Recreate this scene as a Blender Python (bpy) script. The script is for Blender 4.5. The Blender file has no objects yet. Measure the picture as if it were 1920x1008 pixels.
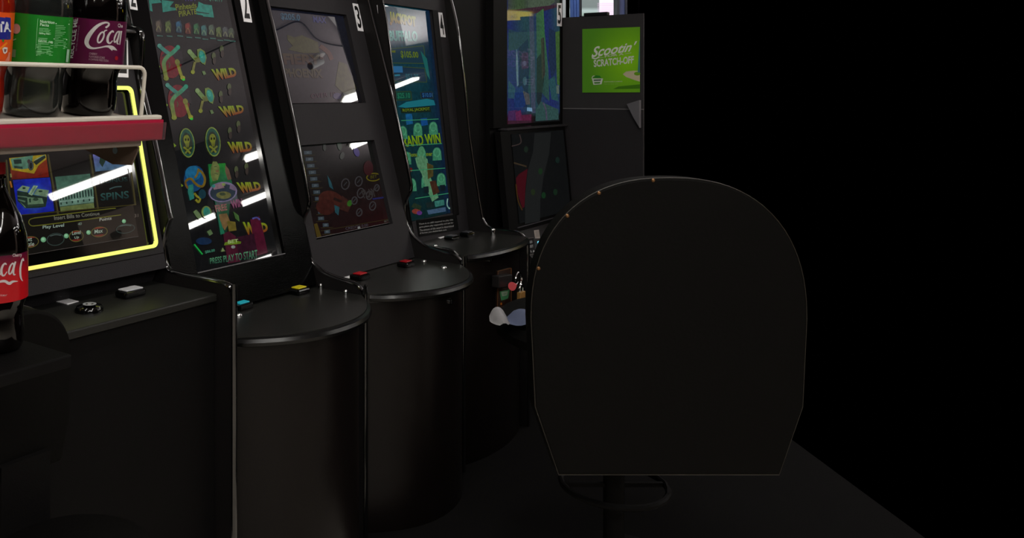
import bpy, bmesh, math, random
from mathutils import Matrix, Vector, noise
random.seed(7)
SC = bpy.context.scene
COL = SC.collection
EYE = 1.40
F, CX, HY = 1650.0, 600.0, 172.0          # focal length in px, principal point / horizon measured in the photograph
TH = math.atan((1900 - CX) / F)           # direction in which the row of cabinets recedes
S_, C_ = math.sin(TH), math.cos(TH)
RZ = math.atan2(C_, S_)

# ------------------------------------------------------------------ camera, world, lights, exposure
cam = bpy.data.cameras.new('camera'); co = bpy.data.objects.new('camera', cam); COL.objects.link(co)
co.location = (0, 0, EYE); co.rotation_euler = (math.pi / 2, 0, 0)
cam.sensor_width = 36; cam.lens = 36 * F / 1920
cam.shift_x = (960 - CX) / 1920; cam.shift_y = -(504 - HY) / 1920
cam.clip_start = 0.02
SC.camera = co
w = bpy.data.worlds.new('world'); SC.world = w; w.use_nodes = True
w.node_tree.nodes['Background'].inputs[0].default_value = (0, 0, 0, 1)
SC.view_settings.view_transform = 'Standard'; SC.view_settings.look = 'None'
SC.view_settings.exposure = 0.0; SC.view_settings.gamma = 1.0; SC.view_settings.use_curve_mapping = False
TUBE_L = 24.0       # ceiling tubes
UP_W = 32.0        # added fill lamp aimed up at the ceiling
def area(name, loc, rot, sx, sy, watts, col=(1, 1, 1)):
    l = bpy.data.lights.new(name, 'AREA'); l.shape = 'RECTANGLE'; l.size = sx; l.size_y = sy; l.energy = watts; l.color = col
    o = bpy.data.objects.new(name, l); COL.objects.link(o); o.location = loc; o.rotation_euler = rot
    return o
area('ceiling_fill', (2.9, 3.9, 2.30), (math.pi, 0, 0), 2.6, 3.2, UP_W, (1, .96, .95))  # added lamp facing up to brighten the ceiling, not a fixture of the store
area('soffit_fill', (3.9, 5.2, 2.35), (math.pi, 0, 0), 2.0, .7, 34, (1, .97, 1))  # added lamp below the soffit to brighten it in the screens
area('aisle_fill', (1.0, -1.3, 2.85), (math.radians(25), math.radians(8), 0), 1.8, .4, 45, (1, .98, .94))  # added fill lamp for more diffuse light from the front
area('soffit_fill', (6.3, 5.9, 2.45), (math.pi, 0, math.radians(20)), 1.6, .5, 30, (1, .97, 1))  # another added lamp brightening the far part of the soffit

# ------------------------------------------------------------------ materials
def lin(c):
    return tuple(((v / 255) / 12.92 if v / 255 <= .04045 else ((v / 255 + .055) / 1.055) ** 2.4) for v in c)
MATS = {}
def mat(name, col, rough=.5, spec=.5, metal=0., bump=0., bscale=200., var=0., coat=0., trans=0., ior=1.45, emit=0., ecol=None):
    if name in MATS: return MATS[name]
    m = bpy.data.materials.new(name); m.use_nodes = True; nt = m.node_tree; b = nt.nodes['Principled BSDF']
    c = lin(col)
    b.inputs['Base Color'].default_value = (*c, 1); b.inputs['Roughness'].default_value = rough
    b.inputs['Specular IOR Level'].default_value = spec; b.inputs['Metallic'].default_value = metal
    b.inputs['Coat Weight'].default_value = coat; b.inputs['Coat Roughness'].default_value = .05
    b.inputs['Transmission Weight'].default_value = trans; b.inputs['IOR'].default_value = ior
    tc = nt.nodes.new('ShaderNodeTexCoord')
    if var > 0:
        n = nt.nodes.new('ShaderNodeTexNoise'); n.inputs['Scale'].default_value = 14; n.inputs['Detail'].default_value = 6
        nt.links.new(tc.outputs['Object'], n.inputs['Vector'])
        mx = nt.nodes.new('ShaderNodeMix'); mx.data_type = 'RGBA'
        mx.inputs[6].default_value = (*[v * (1 - var) for v in c], 1); mx.inputs[7].default_value = (*[min(1, v * (1 + var)) for v in c], 1)
        nt.links.new(n.outputs['Fac'], mx.inputs[0]); nt.links.new(mx.outputs[2], b.inputs['Base Color'])
    if bump > 0:
        n = nt.nodes.new('ShaderNodeTexNoise'); n.inputs['Scale'].default_value = bscale; n.inputs['Detail'].default_value = 2
        nt.links.new(tc.outputs['Object'], n.inputs['Vector'])
        bp = nt.nodes.new('ShaderNodeBump'); bp.inputs['Strength'].default_value = bump; bp.inputs['Distance'].default_value = .002
        nt.links.new(n.outputs['Fac'], bp.inputs['Height']); nt.links.new(bp.outputs[0], b.inputs['Normal'])
    if emit > 0:
        b.inputs['Emission Color'].default_value = (*lin(ecol or col), 1); b.inputs['Emission Strength'].default_value = emit
    MATS[name] = m; return m
def attr_mat(name, emissive, rough=.04, spec=.5, strength=1., ior=1.5, grain=0., base=.004):
    if name in MATS: return MATS[name]
    m = bpy.data.materials.new(name); m.use_nodes = True; nt = m.node_tree; b = nt.nodes['Principled BSDF']
    a = nt.nodes.new('ShaderNodeAttribute'); a.attribute_name = 'Col'
    b.inputs['Roughness'].default_value = rough; b.inputs['Specular IOR Level'].default_value = spec; b.inputs['IOR'].default_value = ior
    out = a.outputs['Color']
    if grain > 0:
        tc = nt.nodes.new('ShaderNodeTexCoord'); n = nt.nodes.new('ShaderNodeTexNoise'); n.inputs['Scale'].default_value = 70; n.inputs['Detail'].default_value = 5
        nt.links.new(tc.outputs['Object'], n.inputs['Vector'])
        r = nt.nodes.new('ShaderNodeMapRange'); r.inputs[1].default_value = .3; r.inputs[2].default_value = .7; r.inputs[3].default_value = 1 - grain; r.inputs[4].default_value = 1 + grain
        nt.links.new(n.outputs['Fac'], r.inputs[0])
        v = nt.nodes.new('ShaderNodeVectorMath'); v.operation = 'SCALE'
        nt.links.new(out, v.inputs[0]); nt.links.new(r.outputs[0], v.inputs['Scale']); out = v.outputs[0]
    if emissive:
        b.inputs['Base Color'].default_value = (base, base, base, 1)
        nt.links.new(out, b.inputs['Emission Color']); b.inputs['Emission Strength'].default_value = strength
    else:
        nt.links.new(out, b.inputs['Base Color'])
    MATS[name] = m; return m
BLACK = mat('black_laminate', (24, 22, 22), .5, .25, bump=.25, bscale=420, var=.12)
BLACKD = mat('dark_laminate', (15, 14, 14), .55, .08, bump=.2, bscale=420, var=.12)
CHARC = mat('charcoal_laminate', (38, 36, 38), .6, .22, bump=.3, bscale=500, var=.08)
GLOSS = mat('black_gloss_plastic', (6, 6, 6), .07, .5, ior=1.5)
MOLD = mat('black_gloss_molding', (8, 8, 8), .12, .7, ior=1.6, coat=.5)
PEEL = mat('black_orange_peel_acrylic', (6, 6, 6), .08, .09, bump=.12, bscale=420, ior=1.45)
DECK = mat('deck_laminate', (30, 30, 28), .33, .4, bump=.15, bscale=500, var=.1)
FRONT = mat('brown_black_front', (14, 10, 9), .3, .25, bump=.1, bscale=300, var=.2)
CHROME = mat('chrome', (200, 200, 200), .12, .5, metal=1., bump=.02, bscale=50)
WHITEP = mat('white_vinyl', (232, 230, 232), .5, .3, var=.03)
BLACKP = mat('black_print', (14, 14, 14), .4, .4)
SCREEN = attr_mat('screen_picture', True, rough=.015, ior=1.62, grain=.3, strength=.72)
SCREEN5 = attr_mat('soft_screen_picture', True, rough=.04, ior=1.42, grain=.3, strength=.8)
SCREENF = attr_mat('screen_picture_plain', True, rough=.015, ior=1.62, strength=.78)
PRINT = attr_mat('flat_print', False, rough=.4, spec=.4)
LABELM = attr_mat('glossy_label_film', False, rough=.28, spec=.5)

# ------------------------------------------------------------------ helpers
def tag(o, label=None, cat=None, group=None, kind=None):
    if label: o['label'] = label
    if cat: o['category'] = cat
    if group: o['group'] = group
    if kind: o['kind'] = kind
    return o
def row(u, y, z=0.):      # row frame (u along the row, y into the cabinets, z from the floor) to world
    return Vector((u * S_ - y * C_, u * C_ + y * S_, z))
class Thing:
    """an Empty at the thing's base; org = its place in the row frame (z measured from eye height)"""
    def __init__(s, name, label, cat, org=(0, 0, -EYE), tilt=0., group=None, world=None, rz=RZ, kind=None):
        o = bpy.data.objects.new(name, None); COL.objects.link(o); o.empty_display_size = .1
        s.o = o; s.org = Vector(org)
        o.location = row(org[0], org[1], org[2] + EYE) if world is None else Vector(world)
        o.rotation_euler = (tilt, 0, rz)
        s.mw = Matrix.Translation(o.location) @ o.rotation_euler.to_matrix().to_4x4()
        s.inv = s.mw.inverted()
        tag(o, label, cat, group, kind)
class MB:
    def __init__(s): s.v = []; s.f = []; s.c = []
    def add(s, vs, fs, col=None):
        n = len(s.v); s.v += [tuple(v) for v in vs]; s.f += [tuple(i + n for i in f) for f in fs]; s.c += [col] * len(fs)
        return s
    def box(s, a, b, col=None):
        (x0, y0, z0), (x1, y1, z1) = a, b
        return s.add([(x0, y0, z0), (x1, y0, z0), (x1, y1, z0), (x0, y1, z0), (x0, y0, z1), (x1, y0, z1), (x1, y1, z1), (x0, y1, z1)],
              [(3, 2, 1, 0), (4, 5, 6, 7), (0, 1, 5, 4), (1, 2, 6, 5), (2, 3, 7, 6), (3, 0, 4, 7)], col)
    def hexa(s, q0, q1, col=None):   # two quads, front q0 and back q1
        return s.add(list(q0) + list(q1), [(0, 1, 2, 3), (7, 6, 5, 4), (0, 4, 5, 1), (1, 5, 6, 2), (2, 6, 7, 3), (3, 7, 4, 0)], col)
    def prism(s, poly, axis, a, b, col=None):   # polygon in the two other axes, extruded along axis
        n = len(poly)
        def P(p, h): l = list(p); l.insert(axis, h); return tuple(l)
        return s.add([P(p, a) for p in poly] + [P(p, b) for p in poly],
              [tuple(range(n)), tuple(range(2 * n - 1, n - 1, -1))] + [(i, i + n, (i + 1) % n + n, (i + 1) % n) for i in range(n)], col)
    def tube(s, pts, r, seg=10, col=None, closed=False, cap=True):
        pts = [Vector(p) for p in pts]; n = len(pts); rings = []; up = Vector((0, 0, 1))
        rr = r if isinstance(r, (list, tuple)) else [r] * n
        prev = None
        for i, p in enumerate(pts):
            a = pts[(i - 1) % n] if closed or i > 0 else p; b = pts[(i + 1) % n] if closed or i < n - 1 else p
            t = (b - a).normalized()
            if prev is None: x = t.orthogonal().normalized()
            else:
                x = prev - t * prev.dot(t); x = x.normalized() if x.length > 1e-6 else t.orthogonal().normalized()
            prev = x; y = t.cross(x)
            rings.append([p + (x * math.cos(2 * math.pi * k / seg) + y * math.sin(2 * math.pi * k / seg)) * rr[i] for k in range(seg)])
        vs = [v for rg in rings for v in rg]; fs = []
        for i in range(n if closed else n - 1):
            j = (i + 1) % n
            for k in range(seg): fs.append((i * seg + k, i * seg + (k + 1) % seg, j * seg + (k + 1) % seg, j * seg + k))
        if not closed and cap: fs += [tuple(range(seg - 1, -1, -1)), tuple((n - 1) * seg + k for k in range(seg))]
        return s.add(vs, fs, col)
    def lathe(s, prof, seg=32, c=(0, 0, 0), col=None, sx=1., sy=1.):
        vs = []; fs = []; n = len(prof)
        for r, z in prof:
            for k in range(seg):
                a = 2 * math.pi * k / seg; vs.append((c[0] + r * sx * math.cos(a), c[1] + r * sy * math.sin(a), c[2] + z))
        for i in range(n - 1):
            for k in range(seg): fs.append((i * seg + k, i * seg + (k + 1) % seg, (i + 1) * seg + (k + 1) % seg, (i + 1) * seg + k))
        fs += [tuple(range(seg - 1, -1, -1)), tuple((n - 1) * seg + k for k in range(seg))]
        return s.add(vs, fs, col)
    def build(s, name, m, parent=None, shift=(0, 0, 0), bevel=0., smooth=False, seg=2, label=None, matrix=None):
        me = bpy.data.meshes.new(name)
        sh = Vector(shift)
        me.from_pydata([tuple(Vector(v) - sh) for v in s.v], [], s.f)
        if any(c is not None for c in s.c):
            at = me.color_attributes.new('Col', 'FLOAT_COLOR', 'CORNER')
            li = 0
            for f, c in zip(s.f, s.c):
                for k in range(len(f)):
                    cc = c[k] if (c and isinstance(c[0], (tuple, list))) else (c or (60, 60, 60))
                    at.data[li].color = (*lin(cc), 1); li += 1
        me.update()
        bm = bmesh.new(); bm.from_mesh(me)
        if not any(c is not None for c in s.c): bmesh.ops.recalc_face_normals(bm, faces=bm.faces)
        bm.to_mesh(me); bm.free()
        me.materials.append(m)
        if smooth:
            for p in me.polygons: p.use_smooth = True
        o = bpy.data.objects.new(name, me); COL.objects.link(o)
        if parent is not None: o.parent = parent
        if bevel > 0:
            b = o.modifiers.new('bevel', 'BEVEL'); b.width = bevel; b.segments = seg; b.limit_method = 'ANGLE'
            b.harden_normals = False
        if smooth:
            try:
                me.set_sharp_from_angle(angle=math.radians(40))
            except Exception: pass
        if label: o['label'] = label
        return o
CAMP = Vector((0, 0, EYE))
def ray(p): return Vector(((p[0] - CX) / F, 1, -(p[1] - HY) / F))
# surfaces the flat prints lie on: each maps a point of the photograph to a point of the thing's own surface
class Tilt:      # plane y = y0 + k (z - z0) in the row frame
    def __init__(s, T, y0, z0, k): s.T = T; s.y0 = y0; s.z0 = z0; s.k = k; n = math.hypot(1, k); s.n = Vector((0, -1 / n, k / n))
    def row(s, p):
        r = ray(p); ru = r.x * S_ + r.y * C_; ry = -r.x * C_ + r.y * S_
        t = (s.y0 - s.k * s.z0) / (ry - s.k * r.z); return Vector((ru * t, ry * t, r.z * t))
    def __call__(s, p, off=0.): return s.row(p) + s.n * off - s.T.org
    def at(s, u, z, off=0.): return Vector((u, s.y0 + s.k * (z - s.z0), z)) + s.n * off - s.T.org
class Side:      # plane u = const, seen from the left
    def __init__(s, T, u): s.T = T; s.u = u
    def __call__(s, p, off=0.):
        r = ray(p); ru = r.x * S_ + r.y * C_; ry = -r.x * C_ + r.y * S_; t = s.u / ru
        return Vector((s.u - off, ry * t, r.z * t)) - s.T.org
class Flat:      # horizontal plane
    def __init__(s, T, z): s.T = T; s.z = z
    def __call__(s, p, off=0.):
        r = ray(p); t = s.z / r.z; return Vector(((r.x * S_ + r.y * C_) * t, (-r.x * C_ + r.y * S_) * t, s.z + off)) - s.T.org
class Cyl:       # label on a bottle
    def __init__(s, T, r): s.T = T; s.r = r
    def __call__(s, p, off=0.):
        o = s.T.inv @ CAMP; d = (s.T.inv.to_3x3() @ ray(p))
        a = d.x ** 2 + d.y ** 2; b = 2 * (o.x * d.x + o.y * d.y); c = o.x ** 2 + o.y ** 2 - s.r ** 2
        D = b * b - 4 * a * c; t = (-b - math.sqrt(D)) / (2 * a) if D > 0 else -b / (2 * a)
        q = o + d * t; h = math.hypot(q.x, q.y); k = (s.r + off) / h
        return Vector((q.x * k, q.y * k, q.z))
def ell(cx, cy, rx, ry, rot=0, n=20):
    a = math.radians(rot); return [(cx + rx * math.cos(t) * math.cos(a) - ry * math.sin(t) * math.sin(a), cy + rx * math.cos(t) * math.sin(a) + ry * math.sin(t) * math.cos(a))
            for t in [-2 * math.pi * k / n for k in range(n)]]
def cat(pts, n=6):
    out = []; P = [pts[0]] + list(pts) + [pts[-1]]
    for i in range(1, len(P) - 2):
        for k in range(n):
            t = k / n; out.append(tuple(.5 * (2 * b + (c - a) * t + (2 * a - 5 * b + 4 * c - d) * t * t + (3 * b - a - 3 * c + d) * t ** 3) for a, b, c, d in zip(P[i - 1], P[i], P[i + 1], P[i + 2])))
    out.append(tuple(pts[-1])); return out
class Art:
    """flat print or screen picture built from thin shapes lying on a surface"""
    base = 0.; tint = None
    def __init__(s, surf): s.S = surf; s.m = MB(); Art.base += .00006; s.l = .0002 + Art.base; s.marks = []
    def mark(s): s.marks.append(len(s.m.f))
    def build_each(s, name, m, parent):
        mk = sorted(set(s.marks)) + [len(s.m.f)]
        for a, b in zip(mk, mk[1:]):
            if a == b: continue
            used = sorted({i for f in s.m.f[a:b] for i in f}); ix = {v: k for k, v in enumerate(used)}
            n = MB(); n.v = [s.m.v[i] for i in used]; n.f = [tuple(ix[i] for i in f) for f in s.m.f[a:b]]; n.c = s.m.c[a:b]
            n.build(name, m, parent)
    def tinted(s, col):
        if Art.tint is None: return col
        t, k = Art.tint; f = lambda c: tuple(a * (1 - k) + b * k for a, b in zip(c, t))
        return [f(c) for c in col] if isinstance(col[0], (tuple, list)) else f(col)
    def poly(s, pts, col, lift=True):
        if lift: s.mark()
        col = s.tinted(col)
        if lift: s.l += .00002
        ar = sum(pts[i][0] * pts[(i + 1) % len(pts)][1] - pts[(i + 1) % len(pts)][0] * pts[i][1] for i in range(len(pts)))
        if ar > 0:
            pts = pts[::-1]
            if isinstance(col[0], (tuple, list)): col = col[::-1]
        s.m.add([s.S(p, s.l) for p in pts], [tuple(range(len(pts)))], col); return s
    def ell(s, cx, cy, rx, ry, col, rot=0, n=20): return s.poly(ell(cx, cy, rx, ry, rot, n), col)
    def ring(s, cx, cy, rx, ry, w_, col, rot=0, n=24):
        s.mark(); s.l += .00002; a = ell(cx, cy, rx, ry, rot, n); b = ell(cx, cy, rx - w_, ry - w_, rot, n)
        for i in range(n): s.poly([a[i], a[(i + 1) % n], b[(i + 1) % n], b[i]], col, False)
        return s
    def stroke(s, pts, col, w_=2., n=6, col2=None):
        P = cat([(p[0], p[1], p[2] if len(p) > 2 else w_) for p in pts], n) if len(pts) > 2 else [(p[0], p[1], p[2] if len(p) > 2 else w_) for p in pts]
        s.mark(); s.l += .00002; L = []; R = []
        for i, p in enumerate(P):
            a = P[max(0, i - 1)]; b = P[min(len(P) - 1, i + 1)]; dx, dy = b[0] - a[0], b[1] - a[1]; h = math.hypot(dx, dy) or 1
            L.append((p[0] - dy / h * p[2] / 2, p[1] + dx / h * p[2] / 2)); R.append((p[0] + dy / h * p[2] / 2, p[1] - dx / h * p[2] / 2))
        for i in range(len(P) - 1):
            if col2:
                t = i / max(1, len(P) - 2); c = tuple(x * (1 - t) + y * t for x, y in zip(col, col2))
            else: c = col
            s.poly([L[i], L[i + 1], R[i + 1], R[i]], c, False)
        return s
    def grid(s, quad, nx, ny, f):      # quad bl br tr tl ; f(u,v)->colour
        bl, br, tr, tl = quad; s.mark(); s.l += .00002
        def P(a, b): return tuple(bl[i] * (1 - a) * (1 - b) + br[i] * a * (1 - b) + tr[i] * a * b + tl[i] * (1 - a) * b for i in (0, 1))
        for i in range(nx):
            for j in range(ny):
                cs = [f(a, b) for a, b in ((i / nx, j / ny), ((i + 1) / nx, j / ny), ((i + 1) / nx, (j + 1) / ny), (i / nx, (j + 1) / ny))]
                s.poly([P(i / nx, j / ny), P((i + 1) / nx, j / ny), P((i + 1) / nx, (j + 1) / ny), P(i / nx, (j + 1) / ny)], cs, False)
        return s
    def text(s, txt, quad, col, col2=None, bold=0., shear=0., lines=False):
        s.mark(); s.l += .00004
        cu = bpy.data.curves.new('lettering', 'FONT'); cu.body = txt; cu.resolution_u = 3; cu.offset = bold; cu.shear = shear
        to = bpy.data.objects.new('lettering', cu); COL.objects.link(to)
        dg = bpy.context.evaluated_depsgraph_get(); me = bpy.data.meshes.new_from_object(to.evaluated_get(dg))
        bpy.data.objects.remove(to); bpy.data.curves.remove(cu)
        if not me.vertices: return s
        xs = [v.co.x for v in me.vertices]; ys = [v.co.y for v in me.vertices]; x0, x1, y0, y1 = min(xs), max(xs), min(ys), max(ys)
        bl, br, tr, tl = quad; vs = []; bs = []
        for v in me.vertices:
            a = (v.co.x - x0) / (x1 - x0 or 1); b = (v.co.y - y0) / (y1 - y0 or 1); bs.append(b)
            p = tuple(bl[i] * (1 - a) * (1 - b) + br[i] * a * (1 - b) + tr[i] * a * b + tl[i] * (1 - a) * b for i in (0, 1))
            vs.append(s.S(p, s.l))
        n = len(s.m.v); s.m.v += [tuple(v) for v in vs]
        for p in me.polygons:
            s.m.f.append(tuple(i + n for i in p.vertices))
            s.m.c.append([tuple(x * bs[i] + y * (1 - bs[i]) for x, y in zip(col, col2)) for i in p.vertices] if col2 else col)
        bpy.data.meshes.remove(me); return s
    def build(s, name, m, parent, label=None): return s.m.build(name, m, parent, label=label)
def q4(bl, br, h, lean=0.):     # text box from a baseline and a height
    return (bl, br, (br[0] + lean, br[1] - h), (bl[0] + lean, bl[1] - h))

# ================================================================== setting
m = MB(); m.box((-4.5, -7.5, -.05), (12.6, 2.62, 0))
tag(m.build('floor', mat('beige_floor_tile', (190, 182, 170), .5, .4, var=.06)), kind='structure')
m = MB(); m.box((-1.6, 2.62, -.05), (1.9, 7.4, 0))
tag(m.build('floor', mat('black_floor_carpet', (9, 8, 8), .9, .1, var=.3)), kind='structure')
TW = Thing('wall_back', None, None, (0, 2.46, -EYE), kind='structure')
m = MB(); m.box((.2, 0, 0), (4.8, .06, 2.95)); m.build('plasterboard', mat('dark_wall_paint', (40, 38, 38), .8, .2, var=.1), TW.o)
m = MB(); m.box((-4.5, -7.5, 2.95), (13, 9.5, 3.0))
tag(m.build('ceiling', mat('beige_ceiling_board', (168, 158, 158), .85, .2, bump=.3, bscale=40, var=.06)), kind='structure')
m = MB(); m.box((4.7, -7.4, 2.935), (12.5, 3.55, 2.949))  # dark sheet under the far ceiling, its colour standing in for lack of light
tag(m.build('ceiling_shade_sheet', mat('unlit_ceiling_shade', (48, 46, 46), .8, .2, var=.1)), kind='structure')
m = MB(); m.box((12.6, -7.5, 0), (12.7, 9.5, 2.95))
tag(m.build('wall_right', mat('tan_wall_paint', (62, 58, 56), .8, .2, var=.1)), kind='structure')
m = MB(); m.prism([(2.5, 4.22), (2.79, 4.40), (3.1, 4.55), (3.55, 4.73), (4.01, 4.90), (4.5, 5.05), (4.95, 5.28), (5.13, 5.42), (7.19, 6.21), (6.9, 5.75), (5.2, 5.1), (5.2, 5.9), (2.5, 5.9)][:9] + [(7.1, 6.6), (2.5, 6.6)], 2, 2.91, 2.949)
tag(m.build('trim_1', mat('white_soffit_paint', (240, 236, 232), .7, .3, var=.03)), kind='structure')

TPi = Thing('pillar', 'tan pillar across the aisle, mirrored in the screen with the glowing frame', 'pillar', world=(6.7, 2.52, 0), rz=0)
m = MB(); m.box((-.1, -.46, 0), (.1, .46, 2.94)); m.build('shaft', mat('tan_pillar_paint', (238, 212, 198), .7, .3, var=.05), TPi.o)
m = MB(); m.lathe([(.001, 0), (.05, .01), (.06, .05), (.06, .07)], 16, (-.16, -.12, 2.62)); m.build('camera_dome', mat('black_dome', (12, 12, 12), .1), TPi.o)
# ================================================================== ceiling lights (fixtures mirrored in glass and moldings, plus some added for brightness)
TUBE = mat('lit_diffuser', (255, 252, 245), .4, .3, emit=TUBE_L)
HOUS = mat('white_housing', (225, 225, 220), .5, .4, var=.03)
def fixture(a, b, lab, wd=.14):
    a = Vector((*a, 2.95)); b = Vector((*b, 2.95)); d = b - a; c = (a + b) / 2
    T = Thing('ceiling_light', lab, 'light', world=(c.x, c.y, 2.95), rz=math.atan2(d.y, d.x), group='fluorescent lights on the store ceiling')
    h = d.length / 2
    m = MB(); m.box((-h - .02, -wd / 2 - .02, -.035), (h + .02, wd / 2 + .02, 0)); m.build('housing', HOUS, T.o, bevel=.004)
    m = MB(); m.prism([(-wd / 2, -.03), (-wd * .35, -.075), (wd * .35, -.075), (wd / 2, -.03)], 0, -h, h); m.build('diffuser', TUBE, T.o)
FX = [((5.28, 1.93), (5.12, 3.05), 'mirrored in the screen with the glowing frame'), ((7.52, 2.45), (7.25, 3.64), 'mirrored left of the last wild sign of the pirate screen'),
      ((7.21, 3.99), (7.17, 4.5), 'mirrored just above the last wild sign of the pirate screen'), ((5.50, 3.90), (5.54, 4.7), 'mirrored beside the fourth wild sign of the pirate screen'),
      ((4.79, 4.92), (4.84, 5.6), 'mirrored at the foot of the upper screen of cabinet 3'), ((6.50, 5.34), (6.44, 5.68), 'mirrored at the top of the lower screen of cabinet 3'),
      ((11.08, 4.5), (11.12, 4.76), 'mirrored as a speck at the foot of the pirate screen'), ((10.6, 7.07), (9.95, 7.29), 'mirrored in the tall teal screen'),
      ((.9, 1.2), (1.41, .11), 'nearest the cabinets in the row running away from them'), ((1.46, 0), (1.97, -1.09), 'in the middle of the row running away from the cabinets'), ((2.02, -1.2), (2.7, -2.66), 'farthest in the row running away from the cabinets'),
      ((.0, -3.2), (.4, -2.1), 'added behind the viewer to light the drinks shelf'), ((-1.7, -1.3), (-1.2, -.2), 'added out of view on the left for more diffuse light'),  # unseen fixtures added for diffuse light on shelf and partition
      ((-1.0, .2), (-.5, 1.3), 'added above the drinks shelf for more diffuse light'), ((.2, 1.9), (.75, 2.95), 'added above the cabinet decks to brighten the poster')]  # more added fixtures, the last one to brighten the poster
for a, b, l_ in FX: fixture(a, b, 'white fluorescent ceiling light ' + l_)

# ================================================================== cabinets
SLOPE = .2727
PROF = [(2.06, .55), (2.015, .35), (1.955, .15), (1.885, -.1), (1.845, -.25), (1.823, -.345), (1.820, -.365), (1.823, -.385), (1.838, -.41), (1.846, -.44), (1.846, -.475), (1.838, -.51),
        (1.82, -.543), (1.79, -.568), (1.75, -.588), (1.69, -.60), (1.64, -.605), (1.612, -.615), (1.597, -.635), (1.592, -.67), (1.592, -1.4)]
def side_panel(T, prof, u0, u1, back=2.43, top=None, panel=BLACK):
    zt = prof[0][1] if top is None else top
    poly = [(y, z) for y, z in prof] + [(back, prof[-1][1]), (back, zt + .02)]
    m = MB(); m.prism(poly, 0, u0, u1)
    p = m.build('side_panel', panel, T.o, T.org)
    mm = MB(); cu = (u0 + u1) / 2; P = cat(prof, 3)
    # T-moulding: a rounded strip capping the front edge
    W = (u1 - u0) / 2 + .001; vs = []; fs = []; n = 7
    for i, (y, z) in enumerate(P):
        a = P[max(0, i - 1)]; b = P[min(len(P) - 1, i + 1)]; t = Vector((b[0] - a[0], b[1] - a[1])); t.normalize(); nx = Vector((t.y, -t.x))
        if nx.x > 0 and abs(nx.x) > .3: nx = -nx
        if abs(nx.x) <= .3 and nx.y < 0: nx = -nx
        for k in range(n):
            g = math.pi * k / (n - 1); o = math.sin(g) ** .7 * .006
            vs.append((cu - W * math.cos(g), y + nx.x * o, z + nx.y * o))
    for i in range(len(P) - 1):
        for k in range(n - 1): fs.append((i * n + k, i * n + k + 1, (i + 1) * n + k + 1, (i + 1) * n + k))
    mm.add(vs, fs); mm.build('edge_molding', MOLD, p, T.org, smooth=True)
    return p
def tbox(m, S, u0, u1, z0, z1, front, back, org):
    """a board lying in the tilted plane: front/back are offsets along its normal"""
    f = [S.at(u0, z0, front), S.at(u1, z0, front), S.at(u1, z1, front), S.at(u0, z1, front)]
    b = [S.at(u0, z0, back), S.at(u1, z0, back), S.at(u1, z1, back), S.at(u0, z1, back)]
    m.hexa([v + org for v in f], [v + org for v in b])
def bezel(T, S, u0, u1, z0, z1, holes, mt, front=0., depth=.03, name='bezel', bev=.002):
    """face board with rectangular openings (hu0,hu1,hz0,hz1), stacked from the top down"""
    m = MB(); z = z1
    for (a, b, c, d) in holes:
        tbox(m, S, u0, u1, d, z, front, front - depth, T.org)
        tbox(m, S, u0, a, c, d, front, front - depth, T.org); tbox(m, S, b, u1, c, d, front, front - depth, T.org); z = c
    tbox(m, S, u0, u1, z0, z, front, front - depth, T.org)
    return m.build(name, mt, T.o, T.org)
def screen(T, S, u0, u1, z0, z1, front, fcol, nx=10, ny=14, matl=None, name='screen'):
    Art.base = 0.; m = MB()
    for i in range(nx):
        for j in range(ny):
            a = [(i / nx, j / ny), ((i + 1) / nx, j / ny), ((i + 1) / nx, (j + 1) / ny), (i / nx, (j + 1) / ny)]
            m.add([S.at(u0 + (u1 - u0) * x, z0 + (z1 - z0) * y, front) + T.org for x, y in a], [(0, 1, 2, 3)], [fcol(x, y) for x, y in a])
    o = m.build(name, matl or SCREEN, T.o, T.org)
    return o
def deck_curve(u0, u1, yend, yapex, n=18):
    uc = (u0 + u1) / 2; out = []
    for i in range(n + 1):
        t = i / n * 2 - 1; out.append((uc + t * (u1 - u0) / 2, yend - (yend - yapex) * (1 - abs(t) ** 2.2)))
    return out
def deck(T, u0, u1, z, yback, yend, yapex, front_mat=FRONT, trim=True):
    cv = deck_curve(u0, u1, yend, yapex)
    m = MB(); m.prism([(u, y) for u, y in cv] + [(u1, yback), (u0, yback)], 2, z - .03, z); m.build('deck', DECK, T.o, T.org)
    if trim:
        m = MB(); m.tube([(min(max(u, u0 + .0135), u1 - .0135), y - .002, z - .016) for u, y in cv], .013, 8); m.build('deck_trim', mat('satin_black_trim', (8, 8, 8), .27, .5), T.o, T.org, smooth=True)
    cv2 = [(u, y + .03) for u, y in cv]
    m = MB(); m.prism(cv2 + [(u1, yback), (u0, yback)], 2, -EYE, z - .031); m.build('front_panel', front_mat, T.o, T.org, smooth=True)
def sticker(T, S, quad, digit, par=None, off=0.001, wide=(.16, .84)):
    bl, br, tr, tl = quad; m = MB()
    f = [S(p, off) for p in quad]; b = [S(p, off - .0009) for p in quad]
    m.hexa(f, b); st = m.build('number_sticker', WHITEP, par or T.o)
    def mixp(a, b2, t): return tuple(x * (1 - t) + y * t for x, y in zip(a, b2))
    def I(a, b2): lo = mixp(bl, br, a); hi = mixp(tl, tr, a); return mixp(lo, hi, b2)
    A = Art(S); A.l = off + .0004
    A.text(digit, (I(wide[0], .1), I(wide[1], .1), I(wide[1], .92), I(wide[0], .92)), (14, 14, 14), bold=.02)
    A.build('digit', PRINT, st); return st
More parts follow.
